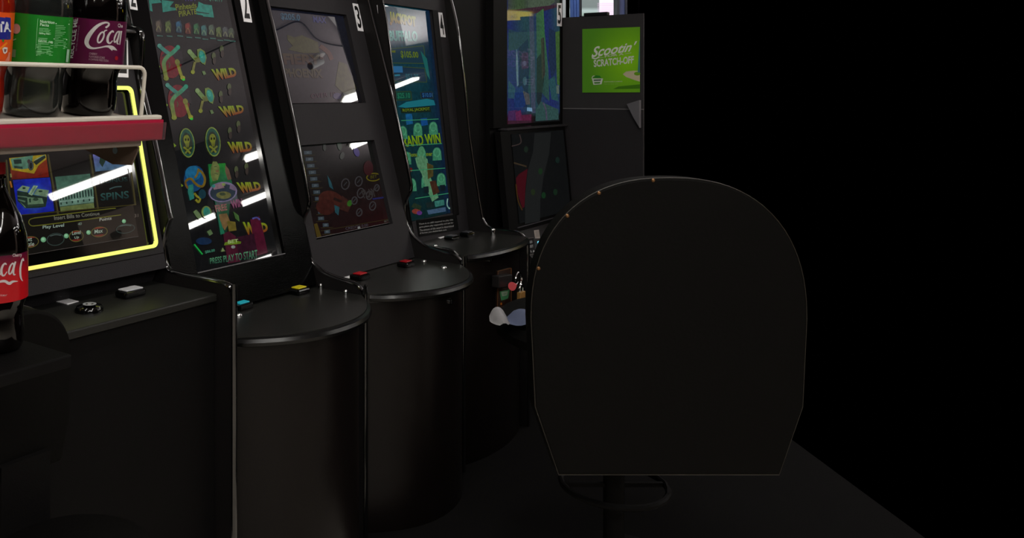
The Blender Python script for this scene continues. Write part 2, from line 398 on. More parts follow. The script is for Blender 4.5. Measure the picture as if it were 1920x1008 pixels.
def square_button(T, px, z, size, cap_col, h=.018, cap_emit=0., name='button', rot=0.):
    c = Flat(T, z + h)(px) ; c.z = z - T.org.z
    m = MB(); m.box((-size, -size * .8, 0), (size, size * .8, h)); 
    o = m.build(name, GLOSS, T.o, bevel=.005); o.location = c
    m = MB(); m.box((-size * .68, -size * .55, h), (size * .68, size * .55, h + .004))
    cp = m.build('button_cap', mat('cap_%d_%d_%d' % cap_col, cap_col, .35, .4, emit=cap_emit) if cap_emit else mat('cap_%d_%d_%d' % cap_col, cap_col, .35, .4, var=.02), o, bevel=.002)
    return o
def bolt(T, px, z, r=.012, rise=0.):
    c = Flat(T, z + rise)(px); m = MB(); m.lathe([(r, -rise - .0005), (r, 0), (r * .95, .003), (r * .7, .006), (r * .3, .008), (.0005, .0083)], 14)
    o = m.build('bolt', CHROME, T.o, smooth=True); o.location = c
def back_body(T, u0, u1, S, ztop=.57, zbot=-.62, off=.06):
    a = S.at(u0, zbot, -off) + T.org; b = S.at(u0, ztop - .03, -off) + T.org
    m = MB(); m.prism([(a.y, a.z), (b.y, b.z), (2.42, ztop), (2.42, -1.4), (a.y + .02, -1.4)], 0, u0 + .001, u1 - .001); m.build('body', BLACKD, T.o, T.org)

def mixc(a, b, t): return tuple(x * (1 - t) + y * t for x, y in zip(a, b))
PT = .018   # panel thickness

# ------------------------------------------------------------------ cabinet 1
T = Thing('game_cabinet', 'black game cabinet with a glowing yellow-green light frame around its screen, nearest the bottle shelf', 'game machine', (1.31, 1.6, -EYE), group='black game cabinets along the wall')
P1 = [(1.995, .55), (1.985, .27), (1.95, .19), (1.93, .178), (1.908, .172), (1.896, .155), (1.897, .10), (1.90, .034), (1.867, -.062), (1.825, -.19), (1.784, -.325), (1.779, -.337), (1.785, -.35),
      (1.80, -.385), (1.805, -.42), (1.798, -.462), (1.785, -.478), (1.76, -.484), (1.66, -.486), (1.58, -.487), (1.556, -.494), (1.546, -.51), (1.543, -.56), (1.543, -1.4)]
side_panel(T, P1, 1.617 - PT, 1.617)
side_panel(T, P1, 1.003 - PT, 1.003)
S1 = Tilt(T, 1.812, -.335, .25)
U0, U1 = 1.004, 1.594
def zz(S, p): return S.row(p).z
hz0 = -.405; hz1 = .006; hu0 = 1.05; hu1 = 1.568
bezel(T, S1, U0, U1, -.47, .165, [(hu0, hu1, hz0, hz1)], CHARC, 0., .02)
# lower apron between light frame and deck
m = MB(); a = S1.at(U0, -.43, .002) + T.org; m.prism([(a.y, a.z), (1.835, -.512), (1.90, -.512), (1.90, a.z)], 0, U0, U1); m.build('apron', CHARC, T.o, T.org)
m = MB(); m.box((U0, 1.925, .150), (U1, 2.40, .165)); m.box((U0, 1.99, .165), (U1, 2.41, .55)); m.box((U0, 1.99, -1.4), (U1, 2.41, .150)); m.build('body', BLACKD, T.o, T.org)
m = MB(); m.tube([(U1 - .004, 1.908, .163), (U0, 1.908, .163)], .011, 10); m.build('shoulder_trim', GLOSS, T.o, T.org, smooth=True)
# light frame: emits, shifts to orange at the lower left
LED = attr_mat('lit_led_strip', True, rough=.4, strength=1.25)
m = MB(); r = .009; cr = .012
def led_col(u, z):
    t = max(0, min(1, (1.36 - u) / .3)) if z < -.38 else 0
    return mixc((234, 248, 112), (255, 200, 104), t)
lo = [(hu0 - r, hz0 - r), (hu1 + r, hz0 - r), (hu1 + r, hz1 + r), (hu0 - r, hz1 + r)]; li = [(hu0, hz0), (hu1, hz0), (hu1, hz1), (hu0, hz1)]
def rr(pts, rad, n=5):
    out = []; (x0, z0), _, (x1, z1), _ = pts
    for cx_, cz_, a0 in ((x1 - rad, z0 + rad, -90), (x1 - rad, z1 - rad, 0), (x0 + rad, z1 - rad, 90), (x0 + rad, z0 + rad, 180)):
        for k in range(n): g = math.radians(a0 + 90 * k / (n - 1)); out.append((cx_ + rad * math.cos(g), cz_ + rad * math.sin(g)))
        if a0 == 180:
            for k in range(1, 12): out.append((x0 + rad + (x1 - x0 - 2 * rad) * k / 12, z0))
    return out
A_, B_ = rr(lo, .017), rr(li, .008); N = len(A_)
for i in range(N):
    j = (i + 1) % N; q = [A_[i], A_[j], B_[j], B_[i]]
    fr = [S1.at(x, z, .004) + T.org for x, z in q]; bk = [S1.at(x, z, -.004) + T.org for x, z in q]
    m.add(fr + bk, [(0, 1, 2, 3), (0, 4, 5, 1), (2, 6, 7, 3)], None)
    m.c[-3:] = [[led_col(*q[0]), led_col(*q[1]), led_col(*q[2]), led_col(*q[3])], [led_col(*q[0])] * 4, [led_col(*q[2])] * 4]
m.build('light_frame', LED, T.o, T.org)
# recessed glass: monitor picture and black surround
m = MB(); tbox(m, S1, hu0, hu1, hz0, hz1, -.014, -.03, T.org); m.build('glass_surround', GLOSS, T.o, T.org)
SP = Tilt(T, 1.812 + .012, -.335, .25)
sc = screen(T, SP, 1.06, SP.row((257, 440)).x, SP.row((257, 443)).z, -.02, 0.004, lambda x, y: mixc((16, 14, 11), (18, 15, 16), y), 6, 6, SCREENF)
m = MB(); tbox(m, SP, 1.06, SP.row((257, 440)).x, SP.row((257, 443)).z - .0012, SP.row((257, 443)).z, .0045, 0, T.org); m.build('screen_edge', mat('grey_edge', (70, 66, 66), .4), T.o, T.org)
A = Art(lambda p, o=0: SP(p, .004 + o))
A.poly([(15.5, 299), (84.5, 291), (90, 332), (19.6, 337)], [(120, 60, 20), (130, 50, 15), (110, 20, 15), (90, 15, 12)])
A.poly([(15, 297), (20, 319), (50, 324), (62, 326), (70, 311), (85, 299), (85, 290)], (150, 130, 25))
A.poly([(18, 298), (22, 315), (39, 318), (52, 316), (58, 305), (60, 292)], (75, 115, 95))
A.poly([(23, 300), (38, 299), (39, 307), (25, 308)], (22, 40, 36)).poly([(24, 311), (40, 313), (41, 317), (25, 316)], (35, 55, 48))
A.poly([(60, 304), (82, 291), (84, 296), (66, 310)], (25, 38, 34)).stroke([(62, 301), (82, 291)], (110, 150, 130), 1.2)
A.ell(56, 311, 5.5, 9, (20, 24, 26)).ring(56, 311, 4.5, 7.5, 1.2, (80, 90, 90)).ell(52, 303, 3, 4, (60, 50, 50))
A.build('car_symbol', SCREEN, sc)
A = Art(lambda p, o=0: SP(p, .004 + o))
A.grid(((32, 404), (100, 396), (92, 333), (22, 338)), 8, 8, lambda a, b: mixc((22, 34, 150), (70, 130, 150), max(0, 1 - ((a - .5) ** 2 + (b - .45) ** 2) * 6) * .8))
A.poly([(30, 358), (49, 361), (62, 366), (87, 370), (84, 388), (70, 390), (45, 391), (31, 377)], (28, 44, 36))
A.poly([(30, 357), (40, 348), (54, 351), (49, 361)], (108, 132, 104)).ell(43, 353, 3, 1.8, (30, 50, 40))
A.poly([(61, 365), (68, 354), (90, 357), (86, 370)], (100, 126, 98)).ell(74, 359, 4, 1.8, (34, 52, 40))
A.poly([(31, 367), (49, 369), (49, 371), (31, 369)], (84, 108, 88)).poly([(31, 373), (46, 377), (45, 380), (33, 376)], (74, 100, 80)).poly([(35, 378), (44, 386), (47, 390), (44, 389)], (84, 110, 88))
A.poly([(49, 370), (50, 384), (80, 382), (77, 372)], (92, 120, 92)).poly([(52, 373), (53, 380), (56, 380), (56, 372)], (30, 52, 40)).ell(65, 374, 5, 3, (44, 64, 48)).poly([(50, 384), (80, 382), (80, 386), (50, 388)], (40, 58, 46))
A.poly([(51, 364), (61, 348), (69, 349), (58, 367)], (132, 158, 128)).poly([(55, 364), (64, 349), (66, 349), (57, 365)], (100, 130, 104))
A.build('cash_symbol', SCREEN, sc)
A = Art(lambda p, o=0: SP(p, .004 + o))
A.grid(((112, 398), (175, 390), (167, 326), (101, 332)), 4, 6, lambda a, b: mixc((70, 108, 90), (56, 92, 76), b) if b > .2 else (96, 108, 62))
A.poly([(105, 357), (133, 349), (170, 350), (173, 352), (174, 381), (110, 388), (106, 360)], (96, 128, 112))
for k in range(12):
    x = 109 + k * 5.3; y = 363 - k * .7
    A.poly([(x, y), (x + 2.6, y - .3), (x + 3.8, y + 12.5), (x + 1.2, y + 13)], (28, 46, 42))
    if k % 2 == 0: A.poly([(x + 2, y + 17), (x + 4.6, y + 16.7), (x + 5, y + 21), (x + 2.4, y + 21.4)], (34, 52, 46))
A.stroke([(106, 358), (172, 350)], (130, 165, 148), 1.5).stroke([(109, 379), (174, 371)], (130, 160, 146), 1.3)
A.poly([(130, 352), (150, 342), (168, 349)], (90, 124, 108)).stroke([(110, 388), (174, 380)], (60, 80, 60), 1.5)
A.build('mansion_symbol', SCREEN, sc)
A = Art(lambda p, o=0: SP(p, .004 + o))
A.poly([(172, 290), (238, 285), (242, 316), (177, 322)], [(90, 90, 150), (60, 90, 130), (50, 84, 110), (70, 100, 130)]).poly([(186, 292), (197, 300), (190, 314), (184, 305)], (24, 44, 34)).build('blue_symbol', SCREEN, sc)
A = Art(lambda p, o=0: SP(p, .004 + o))
for a, b in (((10, 300), (20, 410)), ((88, 290), (107, 402)), ((167, 290), (182, 392)), ((241, 300), (252, 385))):
    A.stroke([a, b], (62, 56, 30), 3.2).stroke([(a[0] - 3, a[1]), (b[0] - 3, b[1])], (26, 24, 16), 2)
A.stroke([(18, 326), (19, 333)], (110, 110, 60), 3).stroke([(17, 340), (20, 352)], (150, 90, 30), 3).stroke([(20, 405), (110, 397), (252, 384)], (58, 52, 20), 1.5)
A.text('SPINS', ((187, 377), (240, 372), (239, 358), (186, 363)), (44, 78, 74), (24, 44, 44), bold=.02).stroke([(203, 355), (214, 351), (226, 350)], (54, 74, 74), 2.2)
A.text('BONUS', ((186, 345), (238, 340), (236, 332), (185, 338)), (40, 66, 62), (20, 34, 34), bold=.02)
A.build('reel_frame', SCREENF, sc)
A = Art(lambda p, o=0: SP(p, .004 + o))
A.stroke([(62, 409), (110, 403), (201, 392), (215, 391)], (92, 92, 30), 1.8).stroke([(61, 424), (120, 417), (225, 403)], (92, 92, 30), 1.8).stroke([(62, 409), (54, 412), (52, 418), (56, 423), (61, 424)], (84, 84, 30), 1.8)
A.text('Insert Bills to Continue', ((100, 413), (185, 403.5), (184, 397), (99, 405)), (108, 108, 96), bold=.01)
A.text('Play Level', ((78, 431), (118, 427), (118, 419), (78, 423.5)), (140, 158, 146), bold=.012)
A.text('Points', ((184.5, 415.5), (207, 412), (207, 406), (184.5, 409.5)), (150, 150, 140), bold=.012).text('40', q4((144, 423), (151, 422), 5), (120, 140, 126)).text('31', q4((250, 408), (257, 407), 6), (96, 90, 80))
A.build_each('menu_lettering', SCREENF, sc)
for cx_, cy_, rx, ry, lines, rc in ((54, 454, 17, 11, (('Next', (38, 454), (58, 452), 8), ('Puzzle', (37, 464), (62, 461), 8)), 1), (102, 449, 17, 12, (), 0), (141, 443, 14, 11, (('Level', (133, 441), (149, 439), 7), ('Up', (137.5, 449.5), (146, 448), 6)), 1), (184, 435, 16, 10, (('Max', (175, 438.5), (190.5, 436), 7.5),), 1), (233, 429, 18, 9, (), 0)):
    A = Art(lambda p, o=0: SP(p, .004 + o))
    A.ell(cx_, cy_, rx, ry, (16, 16, 14), -8).ring(cx_, cy_, rx, ry, 1.6, (84, 78, 36) if rc else (46, 58, 54), -8)
    if rc: A.poly([(cx_ - rx * .6, cy_ - ry * .5), (cx_ + rx * .6, cy_ - ry * .75), (cx_ + rx * .4, cy_ - ry * .9), (cx_ - rx * .4, cy_ - ry * .85)], (110, 40, 30)).poly([(cx_ - rx * .6, cy_ + ry * .62), (cx_ + rx * .6, cy_ + ry * .4), (cx_ + rx * .3, cy_ + ry * .8), (cx_ - rx * .4, cy_ + ry * .86)], (100, 34, 26))
    else: A.stroke([(cx_ - rx * .6, cy_ - ry * .5), (cx_, cy_ - ry * .72), (cx_ + rx * .6, cy_ - ry * .62)], (70, 84, 80), 1.5)
    for t_, a, b, h in lines: A.text(t_, q4(a, b, h), (140, 156, 140), bold=.012)
    A.build('screen_button', SCREENF, sc)
A = Art(lambda p, o=0: SP(p, .0042 + o))
for x, y, r_ in ((79, 449.5, 5), (122, 442.5, 4.5), (163.6, 436, 4.2), (230, 415, 3.8)): A.ell(x, y, r_, r_, (104, 160, 118)).ell(x - .6, y - .8, r_ * .55, r_ * .5, (140, 190, 150))
A.build_each('menu_dot', SCREENF, sc)
# deck
DZ = -.512
m = MB(); m.box((U0, 1.588, DZ - .02), (U1, 1.85, DZ)); m.build('deck', DECK, T.o, T.org, bevel=.004)
m = MB(); m.box((U0, 1.60, -1.4), (U1, 1.62, DZ - .02)); m.build('front_panel', BLACKD, T.o, T.org)
FD = Flat(T, DZ)
m = MB(); m.hexa([FD(p, .0012) for p in ((100, 564), (127, 571), (148, 565), (124, 559))], [FD(p, .0001) for p in ((100, 564), (127, 571), (148, 565), (124, 559))]); m.build('paper_tag', WHITEP, T.o, label='small white paper square on the deck')
c = Flat(T, DZ + .012)((167, 573)); c.z = DZ - T.org.z
m = MB(); m.lathe([(.033, 0), (.033, .006), (.029, .012), (.016, .0155), (.0005, .016)], 28); b = m.build('round_button', GLOSS, T.o, smooth=True); b.location = c
A = Art(lambda p, o=0: Flat(T, DZ + .018)(p, o) - c); A.ell(168, 570, 13, 3.4, (140, 142, 145), -3).ell(168, 570, 8, 2, (60, 60, 62), -3).text('S', ((164, 572), (172, 571.5), (172, 568.5), (164, 569)), (190, 190, 192), bold=.03); A.build('button_print', PRINT, b)
m = MB(); m.box((-.034, -.022, 0), (.034, .022, .017)); c = Flat(T, DZ + .02)((245, 540)); c.z = DZ - T.org.z; b = m.build('square_button', GLOSS, T.o, bevel=.006); b.location = c
m = MB(); m.box((-.027, -.017, .017), (.027, .017, .021)); m.build('button_cap', mat('silver_grey_cap', (180, 180, 186), .3, .5, var=.05), b, bevel=.003, label='silver grey cap')
sticker(T, S1, ((214, 144), (240.5, 145.5), (239.5, 71), (214, 70)), '1', wide=(.3, .88))

# ------------------------------------------------------------------ cabinet 2
LT = .006
def std_cabinet(label, u1, u0):
    T = Thing('game_cabinet', label, 'game machine', ((u0 + u1) / 2, 1.6, -EYE), group='black game cabinets along the wall')
    side_panel(T, PROF, u1 - PT, u1); side_panel(T, [(y + .014, z) for y, z in PROF], u0, u0 + LT)
    return T
T = std_cabinet('black curved game cabinet numbered 2 with one tall screen of pirate symbols', 2.259, 1.640)
S2 = Tilt(T, 1.85, -.365, SLOPE); a0, a1 = 1.640 + LT, 2.259 - PT
us0, us1, usx = 1.738, 2.088, 2.118
bezel(T, S2, a0, a1, -.625, .53, [(us0, usx, -.512, .50)], PEEL, 0., .02)
back_body(T, a0, a1, S2)
m = MB(); tbox(m, S2, us1, usx, -.512, .50, -.006, -.02, T.org); m.build('screen_surround', GLOSS, T.o, T.org)
SP2 = Tilt(T, 1.855, -.365, SLOPE)
sc = screen(T, SP2, us0, us1 + .001, -.512, .50, 0, lambda x, y: mixc((10, 11, 13), (15, 17, 20), y), 5, 12)
m = MB(); tbox(m, SP2, us0, usx, -.514, -.511, .007, 0, T.org); m.build('screen_edge', mat('grey_edge2', (90, 88, 90), .4), T.o, T.org)
def on2(p, o=0): return SP2(p, .0002 + o)
A = Art(on2)
TEAL = (36, 118, 104); OL = (92, 100, 44); RED = (96, 16, 26)
A.poly([(279, 0), (300, 0), (303, 5), (284, 7), (286, 22), (281, 20)], TEAL).poly([(303, 0), (326, 3), (318, 13), (329, 15), (330, 19), (305, 23), (304, 12)], TEAL)
A.poly([(372, 3), (382, 8), (397, 10), (401, 33), (381, 31), (380, 29), (367, 27), (367, 18), (371, 12)], TEAL).poly([(368, 21), (392, 25), (392, 26.5), (368, 23.5)], (24, 40, 40))
A.build_each('sea_banner', SCREEN, sc)
A = Art(on2)
A.text('Pinheads', ((330, 20), (369, 14.5), (367, 5), (328, 8)), (100, 108, 30), bold=.02).text('PIRATE', ((336, 32), (369, 26), (368, 16), (334, 21)), (100, 108, 30), bold=.02)
A.text('$16.17', ((392, 3), (419, 6), (417, -8), (390, -10)), (60, 110, 92), bold=.01).text('WIN', ((345, 3), (366, 2), (365, -8), (343, -8)), (64, 50, 110), bold=.02)
A.build_each('title_lettering', SCREENF, sc)
cols = [(70, 90, 60), (80, 70, 60), (80, 96, 52), (40, 84, 110), (104, 40, 36), (40, 92, 60), (50, 96, 96), (70, 84, 72), (76, 90, 50), (66, 70, 72), (60, 70, 56)]
for k, (x, y) in enumerate(((279, 44), (297, 49), (315, 50), (335, 50), (352, 53), (368, 54), (382, 57), (396, 56), (410, 60), (422, 60), (433, 62))):
    A = Art(on2); c = cols[k]; h = 13 - k * .35
    A.poly([(x - 6, y - h * .7), (x + 3, y - h), (x + 6, y - 2), (x + 5, y + h), (x - 5, y + h * .9)], mixc(c, (24, 24, 26), .45))
    A.ell(x - 1, y - 4, 4, 5.5, c, 10 * (k % 3)).stroke([(x - 4, y + 8), (x, y), (x + 4, y + 9)], mixc(c, (120, 120, 70), .4), 2.2)
    A.stroke([(x - 3, y + h + 5.2), (x + 8, y + h + 6.2)], (52, 88, 80), 2.2)
    A.build('pay_table_symbol', SCREEN, sc)
def bones(dx, dy):
    A = Art(on2); D = lambda *P: [(p[0] + dx, p[1] + dy) for p in P]
    A.ell(319.5 + dx, 116 + dy, 20, 31, RED, -8).poly(D((327, 92), (340, 96), (344, 122), (333, 118), (322, 104)), (30, 28, 32))
    A.stroke(D((304, 106), (312, 100), (318, 103)), (30, 28, 32), 4)
    A.stroke(D((299, 87), (306, 93), (314, 99), (320, 103)), (44, 112, 100), 7).ell(298.5 + dx, 86 + dy, 4, 4, (66, 126, 112))
    A.stroke(D((333, 89), (324, 98), (313, 107), (307, 117), (308, 130), (311, 146)), (36, 124, 104), 7.5, col2=(110, 112, 44)).ell(333 + dx, 89 + dy, 4, 4.5, (30, 130, 104))
    A.stroke(D((331, 114), (335, 128), (339, 140), (342, 147)), (112, 110, 40), 5.5, col2=(130, 130, 30)).ell(332 + dx, 117 + dy, 4.5, 6, (104, 104, 42), -15)
    A.ell(311 + dx, 147 + dy, 5, 4.5, (110, 118, 40)).ell(342 + dx, 146 + dy, 4.5, 4, (134, 134, 34)).ell(343.5 + dx, 149.5 + dy, 3, 2, (30, 180, 40))
    A.stroke(D((316, 127), (318, 122), (316, 117)), (70, 76, 50), 1.6)
    A.build('crossed_bones_symbol', SCREEN, sc)
def mirror(dx, dy):
    A = Art(on2); D = lambda *P: [(p[0] + dx, p[1] + dy) for p in P]
    A.stroke(D((355, 97, 7), (360, 103, 8), (367, 111, 6)), (98, 124, 70), 8).ell(355 + dx, 97 + dy, 4.2, 4.5, (110, 134, 84))
    A.poly(D((369, 93), (375, 91), (383, 96), (387, 108), (384, 122), (378, 119), (370, 108)), (92, 112, 52)).ell(378.5 + dx, 106.5 + dy, 6, 12, (26, 118, 104), -14).ell(377 + dx, 103 + dy, 3, 6, (48, 150, 130), -14)
    A.poly(D((363, 108), (373, 108), (376, 116), (366, 118)), (86, 92, 40)).stroke(D((365, 116), (363, 124), (361, 133)), (100, 100, 44), 4.5).ell(361 + dx, 135 + dy, 3.8, 4, (120, 126, 36))
    A.poly(D((378, 134), (383, 133), (386, 139), (381, 141)), (84, 108, 64))
    A.build('hand_mirror_symbol', SCREEN, sc)
bones(0, 0); bones(15, 73.5); mirror(0, 0); mirror(14.5, 73)
for P in (((292, 119), (300, 125), (294, 132)), ((306.6, 191), (314.6, 197), (308, 203)), ((321, 265), (330, 273), (323, 279)), ((336, 342), (343, 348), (337, 353))):
    A = Art(on2); A.poly(list(P), (104, 132, 24)).build('reel_arrow', SCREENF, sc)
for q in (((404, 152), (444, 143), (440, 127), (395, 130)), ((420, 221), (457, 211), (455, 197), (408, 200)), ((432, 288), (473, 283), (470, 266), (425, 266)), ((451, 363), (489, 356), (486, 341), (442, 342)), ((460, 442), (502, 434), (500, 418), (454, 416))):
    A = Art(on2); A.text('WILD', q, (112, 136, 26), (116, 46, 16), bold=.06); A.build('wild_lettering', SCREENF, sc)
for x, y in ((415, 92), (400, 105), (429, 163), (413, 177), (446, 233), (430, 245), (442, 318), (461, 312)):
    A = Art(on2); A.ell(x, y, 3.6, 6.5, (66, 74, 46)).ell(x + 1, y + 9, 3, 7, (46, 38, 34)).build('torch_symbol', SCREENF, sc)
for x, y in ((350, 268), (398.4, 266)):
    A = Art(on2); A.ell(x, y, 14, 28, (104, 122, 54), -7).ell(x, y, 12.4, 25.5, (28, 70, 58), -7).ell(x, y + 1, 10, 20, (34, 44, 34), -7)
    A.ell(x - 1, y - 6, 6, 9, (104, 110, 34), -5).ell(x - 3, y - 6, 1.5, 2.6, (22, 24, 18)).ell(x + 2, y - 6, 1.5, 2.6, (22, 24, 18)).poly([(x - 4, y + 1), (x + 4, y), (x + 3, y + 9), (x - 2, y + 9)], (96, 100, 36))
    A.stroke([(x - 7, y + 8), (x, y + 13), (x + 6, y + 20)], (112, 116, 36), 3.5).stroke([(x + 8, y + 8), (x + 1, y + 14), (x - 4, y + 20)], (100, 108, 40), 3.2)
    A.build('skull_coin_symbol', SCREEN, sc)
A = Art(on2)
A.ell(363, 335, 19, 25, (14, 62, 104), 10).ell(361, 325, 15, 14, (22, 92, 130)).stroke([(346, 341), (352, 336), (358, 336), (364, 343), (372, 349), (380, 348), (383, 336), (378, 324), (370, 318)], (104, 84, 26), 4.5).stroke([(346, 341), (349, 350), (354, 354)], (96, 70, 26), 4)
A.stroke([(371, 316), (369, 326), (364, 334)], (110, 92, 36), 3.5).poly([(352, 348), (361, 345), (363, 372), (355, 376), (351, 360)], (34, 108, 96)).stroke([(363, 362), (368, 368), (374, 372), (371, 379), (366, 374)], (120, 116, 30), 4)
A.ell(378, 364, 7, 9, (16, 50, 60)).build('anchor_chain_symbol', SCREEN, sc)
A = Art(on2)
A.stroke([(364, 395, 7), (370, 403, 9), (375, 410, 6)], (90, 112, 70), 8).ell(386, 398, 9.5, 12, (90, 110, 52), -8).ell(386.5, 398, 6.5, 9.5, (24, 116, 100), -8)
A.build('hand_mirror_symbol', SCREEN, sc)
A = Art(on2); A.stroke([(390, 432), (395, 440)], (80, 104, 66), 8).ell(381, 452, 15, 7, (14, 36, 64)); A.build_each('faint_symbol', SCREEN, sc)
A = Art(on2)
A.poly([(389, 308), (421, 306), (434, 342), (428, 400), (424, 436), (412, 440), (402, 380), (392, 345)], [(20, 96, 40), (16, 120, 30), (30, 90, 60), (20, 70, 50), (16, 40, 30), (16, 60, 40), (20, 80, 60), (24, 80, 56)])
A.poly([(393, 318), (398, 303), (405, 303), (410, 312), (411, 326), (407, 338), (398, 340), (394, 330)], (96, 106, 56)).ell(406, 321, 3, 2, (110, 84, 54)).stroke([(401, 325), (408, 327)], (60, 70, 44), 1.4).stroke([(400, 313), (405, 312)], (50, 60, 38), 1.5)
A.poly([(421, 309), (428, 318), (433, 336), (426, 338), (421, 322)], (92, 70, 52)).stroke([(393, 312), (392, 325), (396, 342)], (30, 116, 56), 3)
A.poly([(398, 345), (420, 342), (440, 350), (446, 380), (405, 385)], (60, 70, 72)).ell(416.5, 360, 27, 19, (110, 100, 130), -6).ell(416.5, 361, 24, 16, (34, 46, 58), -6).poly([(396, 348), (414, 343), (420, 352), (400, 356)], (120, 96, 104)).poly([(430, 345), (441, 351), (440, 358), (429, 354)], (104, 88, 108)).ell(418, 366, 14, 7, (92, 92, 50)).ell(416, 364, 6, 3, (50, 60, 40)).ell(418, 346, 3.5, 3, (110, 124, 70)).ell(399, 349, 3.5, 3, (40, 116, 110))
A.text('FREE', ((404, 398), (425, 394), (423, 382), (401, 385)), (120, 76, 74), bold=.04).text('WIN', ((434, 392), (455, 386), (452, 372), (430, 376)), (120, 60, 92), bold=.04)
A.poly([(409, 402), (424, 400), (430, 415), (420, 432), (412, 420)], (108, 84, 50)).poly([(424, 414), (440, 416), (442, 432), (428, 434)], (96, 84, 30)).poly([(436, 396), (446, 404), (448, 416), (440, 410)], (60, 92, 44)).poly([(408, 405), (414, 420), (420, 438), (412, 440)], (24, 100, 72))
A.build('character_panel', SCREEN, sc)
A = Art(on2)
A.poly([(417, 437), (428, 434), (441, 443), (450, 490), (426, 494)], (64, 16, 34)).poly([(468, 412), (485, 405), (491, 428), (501, 474), (478, 480)], (70, 10, 34)).poly([(440, 445), (475, 438), (482, 476), (448, 486)], (40, 10, 26)).stroke([(472, 410), (480, 408), (486, 412)], (70, 74, 140), 3)
A.poly([(420, 455), (436, 450), (451, 453), (450, 457), (419, 460)], (92, 116, 26)).text('BET', ((426, 457), (446, 454), (445, 448), (426, 450)), (150, 170, 110), bold=.02).ell(436, 463, 4, 3, (130, 136, 130)).poly([(413, 472), (416, 464), (421, 471)], (110, 130, 80))
A.build('prize_cloth', SCREEN, sc)
A = Art(on2)
A.text('PRESS PLAY TO START', ((393, 495), (482, 484), (481, 468), (392, 484)), (76, 132, 96), (40, 80, 62), bold=.015).text('$86.00', ((384, 476), (402, 472), (401, 466.5), (383, 470)), (56, 124, 96), bold=.02).stroke([(363, 458), (378.5, 477)], (24, 150, 60), 2.6)
A.build('prompt_lettering', SCREENF, sc)
deck(T, a0, a1, -.635, 1.83, 1.60, 1.447)
sticker(T, S2, ((457, 40.5), (472.5, 42.5), (461, -24), (446, -24)), '2')
sticker(T, S2, ((244, 17), (258, 19.5), (250, -32), (236, -34)), '2')
square_button(T, (560, 539), -.635, .03, (205, 190, 30)); square_button(T, (452, 567), -.635, .03, (30, 150, 165), cap_emit=.25)
bolt(T, (601, 535), -.635, .008, .012); bolt(T, (648, 547), -.635, .008, .008)
bolt(T, (447, 591), -.635)

# ------------------------------------------------------------------ cabinet 3
T = std_cabinet('black curved game cabinet numbered 3 with two stacked screens, the upper one mirroring the ceiling', 2.884, 2.263)
S3 = Tilt(T, 1.870, -.365, SLOPE); a0, a1 = 2.263 + LT, 2.884 - PT
SP3 = Tilt(T, 1.888, -.365, SLOPE)
def rc(S, p): q = S.row(p); return q.x, q.z
ux1, zt = rc(SP3, (651, 29)); _, zb = rc(SP3, (680, 191.5)); lx1, lzt = rc(SP3, (705, 261)); _, lzb = rc(SP3, (733, 416))
uL = 2.31
hx = rc(S3, (686, 191))[0]
bezel(T, S3, a0, a1, -.632, .53, [(uL, hx, zb - .002, zt), (uL, hx, lzb - .002, lzt)], CHARC, 0., .02)
back_body(T, a0, a1, S3)
sa = screen(T, SP3, uL, hx, zb, zt, 0, lambda x, y: mixc((16, 14, 18), (20, 22, 34), y), 4, 4, name='upper_screen')
on3 = lambda p, o=0: SP3(p, .0002 + o)
A = Art(on3)
A.poly([(538, 65), (552, 70), (566, 66), (580, 72), (596, 79), (599, 99), (570, 100), (540, 93), (549, 86), (539, 75)], (46, 46, 14)).poly([(635, 115), (650, 120), (668, 165), (660, 180), (640, 172), (628, 160)], (48, 48, 14)).stroke([(600, 86), (615, 98), (622, 112)], (60, 30, 18), 8)
A.build('phoenix_picture', SCREEN, sa)
A = Art(on3)
A.text('FIERY', ((533, 121), (603, 121), (601, 103), (529, 100)), (46, 36, 16), (40, 20, 16), bold=.05).text('PHOENIX', ((535, 145), (606, 147), (604, 129), (531, 128)), (44, 40, 18), (38, 30, 16), bold=.05)
A.text('$205.0', ((527, 38), (563, 41), (562, 27), (525, 24)), (34, 66, 84), bold=.04).text('MAX', ((588, 42), (612, 44), (611, 32), (586, 30)), (40, 44, 84), bold=.04).poly([(600, 100), (607, 102), (606, 112), (599, 110)], (44, 20, 18)).text('OVER 18', ((583, 185), (630, 180), (629, 172), (582, 176)), (52, 24, 36)).ell(632, 180, 8, 6, (30, 26, 60))
A.build_each('title_lettering', SCREENF, sa)
def f3(x, y): return mixc(mixc((20, 8, 9), (34, 8, 10), x), (14, 15, 14), min(1, y * 1.3))
sb = screen(T, SP3, uL, hx, lzb, lzt, 0, f3, 6, 8, name='lower_screen')
m = MB(); tbox(m, SP3, uL, hx, lzb - .002, lzb, .004, 0, T.org); m.build('screen_edge', mat('grey_edge3', (80, 78, 80), .4), T.o, T.org)
for k in range(13):
    t = k / 12; x = 577 + 33 * t - (3 if k > 9 else 0) + (6 if k > 10 else 0); y = 286 + 148 * t
    A = Art(on3); A.poly([(x - 7.5 + 2 * t, y - 3), (x + 7 - 2 * t, y - 3.6), (x + 7.5 - 2 * t, y + 3), (x - 7 + 2 * t, y + 3.6)], (48, 58, 64)).text(str(30 - k * 2), q4((x - 2.5, y + 1.8), (x + 2.5, y + 1.5), 3.6), (90, 98, 104)).stroke([(x - 9, y + 5.5), (x + 14, y + 4.5)], (48, 44, 22), .9).build('credit_box', SCREENF, sb)
A = Art(on3)
A.ell(620, 376, 24, 18, (56, 24, 18), 20).ell(610, 388, 18, 15, (50, 20, 16), 10).poly([(640, 366), (660, 380), (652, 398), (636, 392)], (48, 24, 20)).stroke([(625, 372), (640, 378)], (28, 16, 14), 5)
